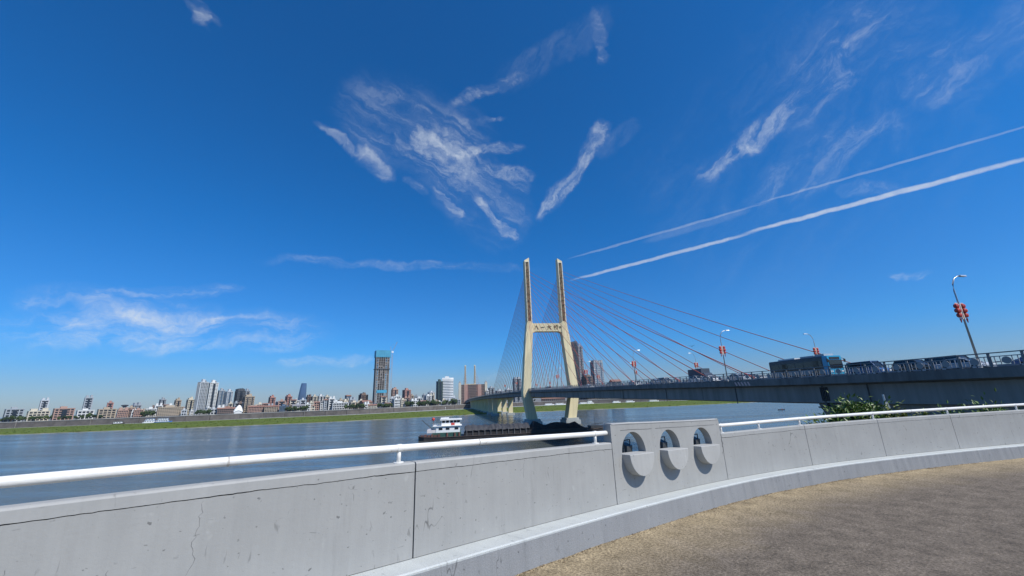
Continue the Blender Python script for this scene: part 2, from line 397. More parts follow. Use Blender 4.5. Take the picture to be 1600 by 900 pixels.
strip('grass_bank', [(lambda x: gyw(x)+1.5+wob(x, .05, 4)+wob(x, .4, 1.5), lambda x: .22), (lambda x: gyw(x)+9, lambda x: .9+wob(x, .1, .3)),
                     (lambda x: (gyw(x)*2+gyg(x))/3, lambda x: 1.2+wob(x, .06, .5)), (lambda x: (gyw(x)+2*gyg(x))/3, lambda x: 1.35+wob(x+50, .06, .5)),
                     (lambda x: gyg(x)+wob(x, .06, 6), lambda x: 1.7+wob(x, .03, .3)), (lambda x: gyg(x)+4+wob(x, .06, 6), lambda x: 1.0)], M_grass)
strip('bank_path', [(lambda x: gyg(x)-8, lambda x: 1.12), (lambda x: gyq(x)+2, lambda x: 1.5)], mat('bank_path_concrete', (.34, .36, .36), .85, .12, .03))
# tufts of rough grass on the far bank
b = MB()
for i in range(9000):
    x = rnd.uniform(-900, 800); t = rnd.random(); y0, y1 = gyw(x)+3, gyg(x); y = y0+(y1-y0)*t
    z = .8+.7*t; h = rnd.uniform(.2, .6); w = rnd.uniform(.8, 2.6); o = len(b.v)
    b.v += [(x-w, y, z-.3), (x+w, y+rnd.uniform(-1, 1), z-.3), (x+rnd.uniform(-w, w)*.6, y+rnd.uniform(-.4, .4), z+h)]; b.f.append((o, o+1, o+2))
tag(b.build('bank_tufts', mat('tuft_grass', (.12, .165, .022), .95, .3, .05, c2=(.07, .105, .018), spec=.1), recalc=False), 'rough green grass tufts covering the far river bank', 'grass', kind='stuff')
# quay wall, coping and the city ground behind
qw = empty('quay_wall', (0, gyq(0), 1.4)); tag(qw, 'long brown stone quay wall along the far bank below the city', 'wall')
def loc(o, x, y, z): return (x-o.location.x, y-o.location.y, z-o.location.z)
step = 30
xq = [-1500+i*step for i in range(100)]
for i in range(len(xq)-1):
    xa, xb = xq[i], xq[i+1]
    a = Vector((xa, gyq(xa), 0)); c = Vector((xb, gyq(xb), 0)); t = (c-a).normalized(); n_ = Vector((t.y, -t.x, 0))
    a2 = a+t*.25; c2 = c-t*.25; off = n_*rnd.uniform(-.12, .12)
    b = MB(); b.hexa([loc(qw, *(p.x, p.y, 1.2)) for p in (a2+n_*1.3+off, c2+n_*1.3+off, c2-n_*1.5, a2-n_*1.5)],
                     [loc(qw, *(p.x, p.y, QT-.5)) for p in (a2+n_*.2+off, c2+n_*.2+off, c2-n_*1.5, a2-n_*1.5)])
    b.build('wall_bay', M_quay, qw)
b = MB(); rings = []
for x in xq:
    y = gyq(x); rings.append([loc(qw, x, y-.7, QT-.55), loc(qw, x, y-.7, QT+.45), loc(qw, x, y+.3, QT+.45), loc(qw, x, y+.3, QT-.55)])
b.loft(rings); b.build('coping', mat('coping_pale', (.30, .29, .27), .85, .15, .05), qw)
b = MB()
for x in xq[::3]:
    y = gyq(x+1); b.bb(x-.4-0, x+.4, y-1.75-gyq(0), y-1.05-gyq(0), -.2, QT-1.4)
b.build('buttress', mat('buttress_pale', (.20, .18, .155), .9, .2, .1), qw)
strip('city_ground', [(lambda x: gyq(x)+.1, lambda x: QT-.1), (lambda x: gyq(x)+60, lambda x: QT-.05), (lambda x: gyq(x)+400, lambda x: QT), (lambda x: 5200, lambda x: QT), (lambda x: 9000, lambda x: QT)], M_city)

# near bank under the ramp and the bridge abutment
b = MB()
gx = [-30+4*i for i in range(46)]; gy = [-60+4*i for i in range(33)]
def near_z(x, y):
    e = 46 + .10*(x-40) if x > 26 else 46+.1*(-14)-(26-x)*1.6
    k = (e-y)/22
    return max(-1.2, min(11.5, 11.5*k if k < 1 else 11.5)) + .35*mnoise.noise(Vector((x*.15, y*.15, 0)))
for y in gy:
    for x in gx: b.v.append((x, y, near_z(x, y)))
n = len(gx)
for j in range(len(gy)-1):
    for i in range(n-1): b.f.append((j*n+i, j*n+i+1, (j+1)*n+i+1, (j+1)*n+i))
tag(b.build('near_bank', mat('near_bank_soil', (.12, .10, .06), .95, .3, .4, c2=(.07, .09, .03)), smooth=True), kind='structure')

# ------------------------------------------------------------------ foreground parapet
WP = [(-9.2, -3.7), (-7, -1.6), (-4.6, .6), (-2.41, 2.6), (-.94, 3.93), (1.3, 5.87), (3.7, 7.7), (5.96, 8.76), (8.1, 9.47), (10.4, 10.1), (13, 10.7), (16, 11.2), (20, 11.75), (25, 12.3)]
WZ = [-.36, -.40, -.44, -.475, -.53, -.63, -.73, -.73, -.72, -.715, -.71, -.70, -.69, -.68]
def cr(p0, p1, p2, p3, t): return tuple(.5*((2*b_)+(-a_+c_)*t+(2*a_-5*b_+4*c_-d_)*t*t+(-a_+3*b_-3*c_+d_)*t**3) for a_, b_, c_, d_ in zip(p0, p1, p2, p3))
fine_pts = []; joint_idx = []
for i in range(1, len(WP)-2):
    joint_idx.append(len(fine_pts))
    for k in range(40):
        q = cr(*[(*WP[i+j], WZ[i+j]) for j in (-1, 0, 1, 2)], k/40); fine_pts.append(Vector(q))
cum = [0.0]
for a, c in zip(fine_pts, fine_pts[1:]): cum.append(cum[-1] + math.hypot(c.x-a.x, c.y-a.y))
UJ = {i+1: cum[j] for i, j in enumerate(joint_idx)}           # arc length at control point i
def wpt(u):
    lo, hi = 0, len(cum)-2
    u = max(0, min(cum[-1]-1e-6, u))
    while lo < hi:
        md = (lo+hi+1)//2
        if cum[md] <= u: lo = md
        else: hi = md-1
    t = (u-cum[lo])/(cum[lo+1]-cum[lo]); a, c = fine_pts[lo], fine_pts[lo+1]
    p = a.lerp(c, t)
    j0, j1 = max(lo-2, 0), min(lo+3, len(fine_pts)-1)
    d = (fine_pts[j1]-fine_pts[j0]); d.z = 0; d.normalize()
    return p, Vector((d.y, -d.x, 0))
def W(u, w, z):                       # along, out toward the walkway, height above the wall top
    p, nn = wpt(u); return Vector((p.x, p.y, 0)) + nn*w + Vector((0, 0, EYE + p.z + z))
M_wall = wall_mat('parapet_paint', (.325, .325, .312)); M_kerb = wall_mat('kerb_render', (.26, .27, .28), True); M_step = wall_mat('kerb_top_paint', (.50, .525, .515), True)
M_cop = wall_mat('coping_paint', (.355, .355, .342)); M_disc = wall_mat('half_disc_paint', (.385, .385, .37)); M_joint = mat('joint_dark', (.03, .03, .032), .95, .3, 4)
def sweep(u0, u1, prof, du=.12):
    """prof(u) -> list of (w, z)"""
    b = MB(); n = max(2, int((u1-u0)/du)+1); rings = []; b.uv = []
    for i in range(n):
        u = u0+(u1-u0)*i/(n-1); pr = prof(u); rings.append([W(u, w, z) for w, z in pr]); acc = 0
        for j, (w, z) in enumerate(pr):
            b.uv.append((u, z - w))
    b.loft(rings); return b
jr = random.Random(5)
def jag(u): return .007*mnoise.noise(Vector((u*2.1, 0, 0))) + .004*mnoise.noise(Vector((u*13, 7, 0))) + .002*mnoise.noise(Vector((u*41, 7, 0)))
def gap(u): return .0045+.004*max(0, mnoise.noise(Vector((u*1.7, 3, 3)))*1.6) + .002*mnoise.noise(Vector((u*30, 3, 3)))
JOINTS = sorted([UJ[i] for i in range(1, 11)])
# extra joints: bays of about 2.3 to 3 m
joints = [UJ[1], UJ[2], UJ[3]-1.0, UJ[4], UJ[5], UJ[6], UJ[7], UJ[8], UJ[9], UJ[10], UJ[11]]
joints = sorted(joints)
FEAT = (UJ[5], UJ[6])
TH_W = .13
par = empty('parapet_wall', W(UJ[5], -.1, -.76)); tag(par, 'grey painted concrete parapet with three round openings along the walkway', 'parapet')
pl = par.location.copy()
def rel(b, o):
    b.v = [(x-o.x, y-o.y, z-o.z) for x, y, z in b.v]; return b
G = .0065
for a, c in zip(joints, joints[1:]):
    if abs(a-FEAT[0]) < .01: continue
    a_, c_ = a+G, c-G
    rel(sweep(a_, c_, lambda u: [(-TH_W, -.77), (0, -.77), (0, -.078+jag(u)-gap(u)), (-TH_W, -.078+jag(u)-gap(u))], .025), pl).build('wall_panel', M_wall, par)
    rel(sweep(a_, c_, lambda u: [(-TH_W, -.077+jag(u)), (.002, -.077+jag(u)), (.003, -.014), (-.004, -.004+.003*jag(u)/.004), (-.016, 0), (-TH_W+.02, 0), (-TH_W, -.02)], .025), pl).build('coping', M_cop, par)
for a, c in ((joints[0], FEAT[0]), (FEAT[1], joints[-1])):
    rel(sweep(a+.01, c-.01, lambda u: [(-TH_W+.02, -.76), (-.022, -.76), (-.022, -.02), (-TH_W+.02, -.02)]), pl).build('wall_core', M_joint, par)
# feature panel: raised, pierced by three circles, the lower half of each filled by a proud half disc
FH = .235; LF = FEAT[1]-FEAT[0]
HOLES = [(.50, -.165), (1.45, -.165), (2.43, -.165)]; HR = .288
cells = [(G, .975), (.975, 1.94), (1.94, LF-G)]
fb = MB(); fb.uv = []
def fv(u, w, z):
    fb.v.append(tuple(W(FEAT[0]+u, w, z))); fb.uv.append((FEAT[0]+u, z-w)); return len(fb.v)-1
ZB, ZT = -.77, FH
for (c0, c1), (hu, hz_) in zip(cells, HOLES):
    NS = 64; angs = [2*math.pi*k/NS for k in range(NS)] + [math.atan2(zz-hz_, uu-hu) % (2*math.pi) for uu in (c0, c1) for zz in (ZB, ZT)]
    angs = sorted(angs); loops = {}
    for w in (0.0, -TH_W):
        ic, mid, oc = [], [], []
        for an in angs:
            cx, cz = math.cos(an), math.sin(an)
            tx = ((c1-hu)/cx if cx > 1e-9 else (c0-hu)/cx if cx < -1e-9 else 1e9); tz = ((ZT-hz_)/cz if cz > 1e-9 else (ZB-hz_)/cz if cz < -1e-9 else 1e9)
            t = min(tx, tz)
            ic.append(fv(hu+cx*HR, w, hz_+cz*HR)); oc.append(fv(hu+cx*t, w, hz_+cz*t))
        loops[w] = (ic, oc)
    n = len(angs)
    for k in range(n):
        q = (k+1) % n
        fi, fo = loops[0.0]; bi, bo = loops[-TH_W]
        fb.f.append((fi[k], fo[k], fo[q], fi[q])); fb.f.append((bi[k], bi[q], bo[q], bo[k])); fb.f.append((fi[k], fi[q], bi[q], bi[k]))
        u1 = fb.uv[fo[k]]; u2 = fb.uv[fo[q]]
        edge = lambda idx, val: abs(fb.uv[fo[idx]][0]-FEAT[0]-val) < 1e-6
        zk = fb.uv[fo[k]][1]; zq = fb.uv[fo[q]][1]
        if (abs(zk-ZT) < 1e-6 and abs(zq-ZT) < 1e-6) or (abs(zk-ZB) < 1e-6 and abs(zq-ZB) < 1e-6) or (edge(k, G) and edge(q, G)) or (edge(k, LF-G) and edge(q, LF-G)):
            fb.f.append((fo[k], bo[k], bo[q], fo[q]))
rel(fb, pl)
tag(fb.build('pierced_panel', M_wall, par), 'raised grey panel with three round openings')
rel(sweep(FEAT[0]+.03, FEAT[1]-.03, lambda u: [(-TH_W-.004, FH-.001), (.004, FH-.004), (.006, FH+.004+jag(u)), (-.01, FH+.016+2*jag(u)), (-TH_W+.01, FH+.016), (-TH_W-.004, FH+.008)], .05), pl).build('panel_cap', M_cop, par)
# hairline groove under the top of the raised panel
rel(sweep(FEAT[0]+.22, FEAT[0]+1.0, lambda u: [(-.004, FH-.087+jag(u)), (.0012, FH-.087+jag(u)), (.0012, FH-.082+jag(u)), (-.004, FH-.082+jag(u))], .04), pl).build('crack', M_joint, par)
rel(sweep(FEAT[0]+1.1, FEAT[0]+2.95, lambda u: [(-.004, FH-.086+jag(u)), (.0012, FH-.086+jag(u)), (.0012, FH-.081+jag(u)), (-.004, FH-.081+jag(u))], .04), pl).build('crack', M_joint, par)
for hu, hz_ in HOLES:
    b = MB(); b.uv = []; poly = [(hu + (HR+.004)*math.cos(math.pi+math.pi*k/32), hz_ + (HR+.004)*math.sin(math.pi+math.pi*k/32)) for k in range(33)]
    def prof(w, s_=1.0, dz=0.0): return [W(FEAT[0]+hu+(u-hu)*s_, w, hz_+(z-hz_)*s_-dz) for u, z in poly]
    rings = [prof(-TH_W+.01), prof(.122), prof(.131, .99, .003), prof(.134, .97, .006)]
    for rr in rings: b.uv += [(FEAT[0]+u, z) for u, z in poly]
    b.loft(rings); rel(b, pl).build('half_disc', M_disc, par)
# long cracks down the left panels
ck = random.Random(31)
for u0_, z0_, z1_ in ((UJ[4]-1.55, -.10, -.62), (UJ[4]-1.95, -.40, -.74), (UJ[4]+1.35, -.12, -.3), (UJ[4]-2.35, -.3, -.55), (UJ[7]+.9, -.15, -.4)):
    b = MB(); u_, z_ = u0_, z0_; L_, R_ = [], []
    while z_ > z1_:
        wd = ck.uniform(.0006, .0019); L_.append((u_-wd, z_)); R_.append((u_+wd, z_)); z_ -= ck.uniform(.012, .03); u_ += ck.gauss(-.002, .007)
    n_ = len(L_)
    for w_ in (.0008, -.003):
        for q in L_+R_: b.v.append(tuple(W(q[0], w_, q[1])))
    for i in range(n_-1):
        a_, c_ = i, n_+i; b.f += [(a_, c_, c_+1, a_+1), (a_+2*n_, a_+1+2*n_, c_+1+2*n_, c_+2*n_), (a_, a_+1, a_+1+2*n_, a_+2*n_), (c_, c_+2*n_, c_+1+2*n_, c_+1)]
    rel(b, pl).build('crack', mat('hairline_dark', (.17, .17, .17), .9, .3, 20), par)
# kerb along the foot of the wall
kerb = empty('kerb', W(UJ[5], .14, -1.02)); kl = kerb.location.copy(); tag(kerb, kind='structure')
KW, KH = .33, .27
ku0, ku1 = joints[0], joints[-1]
def kj(u): return .020*mnoise.noise(Vector((u*1.3, 2, 5))) + .014*mnoise.noise(Vector((u*6, 2, 5))) + .005*mnoise.noise(Vector((u*23, 2, 5)))
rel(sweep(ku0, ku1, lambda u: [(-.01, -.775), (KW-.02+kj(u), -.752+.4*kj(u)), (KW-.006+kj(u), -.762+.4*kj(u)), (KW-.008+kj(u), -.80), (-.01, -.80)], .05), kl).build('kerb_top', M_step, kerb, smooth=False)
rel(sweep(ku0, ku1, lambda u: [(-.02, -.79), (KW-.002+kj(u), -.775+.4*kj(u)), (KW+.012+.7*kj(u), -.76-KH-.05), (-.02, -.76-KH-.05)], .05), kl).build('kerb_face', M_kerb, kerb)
# walkway
b = MB(); b.uv = []; NU = 160; ws = [.2, .30, .34, .38, .45, .6, .8, 1.1, 1.6, 2.4, 3.4, 4.6]
for i in range(NU+1):
    u = ku0+(ku1-ku0)*i/NU
    for w in ws:
        z = -.75-KH + .006*mnoise.noise(Vector((u*2, w*2, 0))) + (.02*max(0, 1-(w-.25)/.12))
        b.v.append(tuple(W(u, w, z))); b.uv.append((u, w-.27))
n = len(ws)
for i in range(NU):
    for j in range(n-1): b.f.append((i*n+j, i*n+j+1, (i+1)*n+j+1, (i+1)*n+j))
tag(b.build('walkway', path_mat(), recalc=True), kind='structure')
# dead leaves and grit where the path meets the kerb
b = MB(); gr = random.Random(9)
for i in range(2600):
    u = gr.uniform(ku0+3, ku1-6); w = KW+.015+abs(gr.gauss(0, .03)) if gr.random() < .75 else KW+.02+gr.random()**2*.8
    p = W(u, w, -.75-KH+.004+(.02*max(0, 1-(w-.25)/.12))); s_ = gr.uniform(.003, .012); a = gr.uniform(0, 6.3); o = len(b.v)
    b.v += [(p.x+s_*math.cos(a), p.y+s_*math.sin(a), p.z), (p.x+s_*math.cos(a+2), p.y+s_*math.sin(a+2), p.z+s_*.3), (p.x+s_*.8*math.cos(a+4), p.y+s_*.8*math.sin(a+4), p.z+s_*.8)]; b.f.append((o, o+1, o+2))
tag(b.build('path_grit', mat('grit_brown', (.16, .11, .06), .95, .5, 30), recalc=False), 'brown grit and dry bits along the foot of the kerb', 'grit', kind='stuff')
# ramp structure below
rel_b = sweep(ku0, ku1, lambda u: [(-TH_W+.01, -.78), (.15, -.79), (.16, -.76-KH-.09), (4.6, -.76-KH-.09), (4.6, -2.4), (.6, -2.4), (-.1, -1.3)], .4)
tag(rel_b.build('ramp_slab', M_girder), kind='structure')
b = MB()
for u in (ku0+4, ku0+13, ku0+24, ku1-3):
    p = W(u, 2.2, -2.4); b.tube([(p.x, p.y, -2), (p.x, p.y, p.z+.2)], .7, 16)
tag(b.build('ramp_columns', M_girder), kind='structure')

# white handrail on the wall
hr = empty('handrail', W(UJ[4], -.1, 0)); tag(hr, 'white painted pipe handrail on short posts above the parapet', 'handrail'); hl = hr.location.copy()
RZ = .125; RAD = .031
M_rw = mat('handrail_white', (.78, .765, .72), .42, .06, 4, .12, 45)
_n = M_rw.node_tree.nodes; _l = M_rw.node_tree.links; _b = _n['Principled BSDF']; _src = _b.inputs['Base Color'].links[0].from_socket
_t = _n.new('ShaderNodeTexCoord'); _z = _n.new('ShaderNodeTexNoise'); _z.inputs['Scale'].default_value = 9; _z.inputs['Detail'].default_value = 5; _z.inputs['Roughness'].default_value = .75; _l.new(_t.outputs['Object'], _z.inputs['Vector'])
_r = _n.new('ShaderNodeMapRange'); _r.inputs['From Min'].default_value = .64; _r.inputs['From Max'].default_value = .74; _l.new(_z.outputs['Fac'], _r.inputs[0])
_m = _n.new('ShaderNodeMix'); _m.data_type = 'RGBA'; _l.new(_r.outputs[0], _m.inputs[0]); _l.new(_src, _m.inputs[6]); _m.inputs[7].default_value = (.34, .25, .17, 1); _l.new(_m.outputs[2], _b.inputs['Base Color'])
def railrun(u0, u1):
    b = MB(); n = int((u1-u0)/.2)+2
    b.tube([W(u0+(u1-u0)*i/(n-1), -.065, RZ+.004*mnoise.noise(Vector((u0+i*.1, 1, 1)))) for i in range(n)], RAD, 20); rel(b, hl); b.build('rail', M_rw, hr, smooth=True)
railrun(joints[0], FEAT[0]-.02+.0); railrun(FEAT[1]+.02, joints[-1])
posts = [FEAT[0]-.26, FEAT[0]-3.0-.1, FEAT[0]-5.9, FEAT[1]+.13, FEAT[1]+1.25, FEAT[1]+2.47, FEAT[1]+4.75, FEAT[1]+7.2, FEAT[1]+9.6, FEAT[1]+12]
for u in posts:
    b = MB(); b.tube([W(u, -.065, -.01), W(u, -.065, RZ)], .019, 14); rel(b, hl); b.build('post', M_rw, hr, smooth=True)
    p, nn = wpt(u); t = Vector((-nn.y, nn.x, 0))
    b = MB(); c0 = W(u, -.065, RZ); b.tube([c0-t*.022, c0+t*.022], RAD+.004, 20); rel(b, hl); b.build('collar', M_rw, hr)
    b = MB(); b.tube([W(u, -.065, 0), W(u, -.065, .008)], .045, 16); rel(b, hl); b.build('base_flange', M_rw, hr)
for u in (FEAT[0]-2.2, FEAT[0]-4.4, FEAT[0]-6.6, FEAT[1]+3.6, FEAT[1]+6.0):
    p, nn = wpt(u); t = Vector((-nn.y, nn.x, 0)); c0 = W(u, -.065, RZ)
    b = MB(); b.tube([c0-t*.006, c0+t*.006], RAD+.0022, 20); rel(b, hl); b.build('weld_seam', mat('weld_grey', (.45, .42, .38), .6, .3, 30), hr)
# floodlights standing behind each opening
for k, (hu, hz_) in enumerate(HOLES):
    o = empty('floodlight', W(FEAT[0]+hu+.13, -.20, hz_+.03)); ol = o.location.copy(); p, nn = wpt(FEAT[0]+hu); t = Vector((-nn.y, nn.x, 0)) ; t = -t if t.x < 0 else t
    tag(o, ('small floodlight on a bracket behind the left round opening', 'small floodlight on a bracket behind the middle round opening', 'small floodlight on a bracket behind the right round opening')[k], 'floodlight', 'floodlights behind the openings')
    def lw(a, w, z): return tuple(t*a + nn*w + Vector((0, 0, z)))
    b = MB(); b.bar(lw(-.1, 0, -.2), lw(-.1, 0, .13), .014); b.bar(lw(.06, 0, -.2), lw(.06, 0, .13), .014); b.bar(lw(-.1, 0, .13), lw(.06, 0, .13), .014); b.build('bracket', M_steel, o)
    b = MB(); b.hexa([lw(-.085, -.05, -.06), lw(.045, -.05, -.06), lw(.045, .04, -.04), lw(-.085, .04, -.04)], [lw(-.085, -.06, .09), lw(.045, -.06, .09), lw(.045, .05, .05), lw(-.085, .05, .05)]); b.build('housing', M_steel, o)
    b = MB(); b.bb(-.14, .14, -.02, .02, -.62, -.19); b.v = [tuple(t*x+nn*(y+.04)+Vector((0, 0, z))) for x, y, z in b.v]; b.build('mounting_plate', M_metal, o)
# ------------------------------------------------------------------ the bridge
PHI = R(10.225); TCL = 67.0; S1 = 250.0; S2 = 985.0; HW = 14.5
AX = Vector((-math.sin(PHI), math.cos(PHI), 0)); PX = Vector((math.cos(PHI), math.sin(PHI), 0))
def bw(s, t, z): return AX*s + PX*(TCL+t) + Vector((0, 0, z))
zd = smooth_interp([(-120, 17.3), (-40, 17.9), (38, 18.3), (61, 18.55), (102, 19.25), (173, 20.2), (262, 21.5), (338, 21.9), (480, 21.7), (624, 20.8), (760, 19.4), (840, 18.0), (925, 15.0), (985, 12.4), (1060, 10.2), (1130, 9.45), (1260, 9.35)])
br = empty('cable_stayed_bridge', bw(S1, 0, 0), PHI); tag(br, 'long cable stayed road bridge with two cream H shaped towers over the river', 'bridge')
# local frame of the bridge: x = t, y = s - S1
ss = [-110 + 8*i for i in range(172)]
def girder(prof, s0=-110, s1=1260, ds=8.0):
    b = MB(); n = int((s1-s0)/ds)+1; rings = []
    for i in range(n):
        s = s0+(s1-s0)*i/(n-1); z = zd(s); rings.append([(x, s-S1, z+dz) for x, dz in prof])
    b.loft(rings); return b
girder([(-HW, -.02), (-HW, -.85), (-HW+1.6, -1.15), (HW-1.6, -1.15), (HW, -.85), (HW, -.02)]).build('deck_slab', M_slab, br)
girder([(-HW+1.3, -1.0), (-HW+1.3, -3.45), (-HW+4.2, -3.75), (-4, -3.75), (-4, -1.0)]).build('edge_girder', M_girder, br)
girder([(HW-1.3, -1.0), (HW-1.3, -3.45), (HW-4.2, -3.75), (4, -3.75), (4, -1.0)]).build('edge_girder', M_girder, br)
girder([(-4.2, -1.0), (-4.2, -2.6), (4.2, -2.6), (4.2, -1.0)]).build('soffit_slab', M_girder, br)
girder([(-HW+.6, -.015), (-HW+.6, .004), (HW-.6, .004), (HW-.6, -.015)]).build('road_surface', M_asph, br)
for x in (-HW+.25, HW-.25): girder([(x-.25, -.02), (x-.25, .16), (x+.25, .16), (x+.25, -.02)]).build('kerb', M_slab, br)
b = MB()
for s in range(-40, 420, 9):
    for x in (-7.6, -4.1, 4.1, 7.6): b.hexa(*[[(x+a, s+c-S1, zd(s+c)+h) for a, c in ((-.07, 0), (.07, 0), (.07, 4), (-.07, 4))] for h in (.004, .010)])
tag(b.build('lane_marking', M_white, br), kind='stuff')
b = MB(); b.bb(-.2, .2, 0, 1, 0, .75)
med = girder([(-.2, 0), (-.2, .75), (.2, .75), (.2, 0)], -40, 900); med.build('median_barrier', M_railp, br)
# downpipes and stains on the near girder
b = MB()
for s in range(20, 440, 24): b.tube([(-HW+1.22, s-S1, zd(s)-1.0), (-HW+1.22, s-S1, zd(s)-3.9)], .07, 6)
tag(b.build('drain_pipe', M_steel, br), kind='stuff')
# transverse joints in the girder face
b = MB()
for s in (78, 118, 158, 198): b.bb(-HW+1.28, -HW+1.4, s-S1-.03, s-S1+.03, zd(s)-3.4, zd(s)-1.02)
tag(b.build('girder_joint', M_joint, br), kind='stuff')

# railing: every bay of the near side within the photograph is its own part
RH = 1.22; BAY = 2.4
pm = MB(); pm.bb(-.07, .07, -.09, .09, -.02, RH+.06); pm.bb(-.1, .1, -.12, .12, RH+.06, RH+.12); post_me = pm.mesh('post', M_rail)
pn = MB(); L = BAY/2-.1
pn.bb(-.035, .035, -L, L, RH-.28, RH-.2); pn.bb(-.035, .035, -L, L, .1, .18)
for y in (-L+.02, L-.02, -L+.28, L-.28): pn.bb(-.025, .025, y-.03, y+.03, .18, RH-.28)
pn.bb(-.02, .02, -.46, -.4, .18, RH-.28); pn.bb(-.02, .02, .4, .46, .18, RH-.28)
ring = [(.36*math.cos(2*math.pi*k/14), .58+.34*math.sin(2*math.pi*k/14)) for k in range(14)]
pn.prism_x(ring, -.02, .02)
pn.bb(-.03, .03, -L+.3, -.5, .46, .52); pn.bb(-.03, .03, .5, L-.3, .46, .52)
panel_me = pn.mesh('rail_panel', M_railp)
s = 2.0; sp = []
while s < 245: sp.append(s); s += BAY
slope = lambda s: math.atan((zd(s+1)-zd(s-1))/2)
for i, s in enumerate(sp):
    o = link('post', post_me, br, (-HW+.2, s-S1, zd(s)+.14))
    o = link('rail_panel', panel_me, br, (-HW+.2, s+BAY/2-S1, zd(s+BAY/2)+.14)); o.rotation_euler.x = slope(s+BAY/2)
girder([(-HW+.14, RH+.2), (-HW+.14, RH+.3), (-HW+.26, RH+.3), (-HW+.26, RH+.2)], -110, 1150).build('top_rail', M_rail, br)
girder([(HW-.26, RH+.2), (HW-.26, RH+.3), (HW-.14, RH+.3), (HW-.14, RH+.2)], -110, 1150).build('top_rail', M_rail, br)
b = MB(); sides = [(x, s) for x in (-HW+.2,) for s in [-110+BAY*i for i in range(46)] + [245+BAY*1.5*i for i in range(220)]] + [(HW-.2, 2+BAY*1.2*i) for i in range(330)]
for x, s in sides:
    z = zd(s)+.14; b.bb(x-.07, x+.07, s-S1-.08, s-S1+.08, z-.02, z+RH+.1)
    b.bb(x-.03, x+.03, s-S1+.3, s-S1+BAY-.3, z+.15, z+RH-.3)
tag(b.build('far_railing', M_rail, br, recalc=False), kind='stuff')
# painted warning stripes on the slab edge
for k in range(5):
    s = 66.0 - k*.78; z = zd(s)
    b = MB(); b.hexa([(-HW-.012, s-S1-.17-.18, z-.75), (-HW-.012, s-S1+.17-.18, z-.75), (-HW+.02, s-S1+.17-.18, z-.75), (-HW+.02, s-S1-.17-.18, z-.75)],
                     [(-HW-.012, s-S1-.17+.2, z-.12), (-HW-.012, s-S1+.17+.2, z-.12), (-HW+.02, s-S1+.17+.2, z-.12), (-HW+.02, s-S1-.17+.2, z-.12)])
    b.build('warning_stripe', mat('stripe_pink', (.70, .45, .42), .6, .1, 3), br)

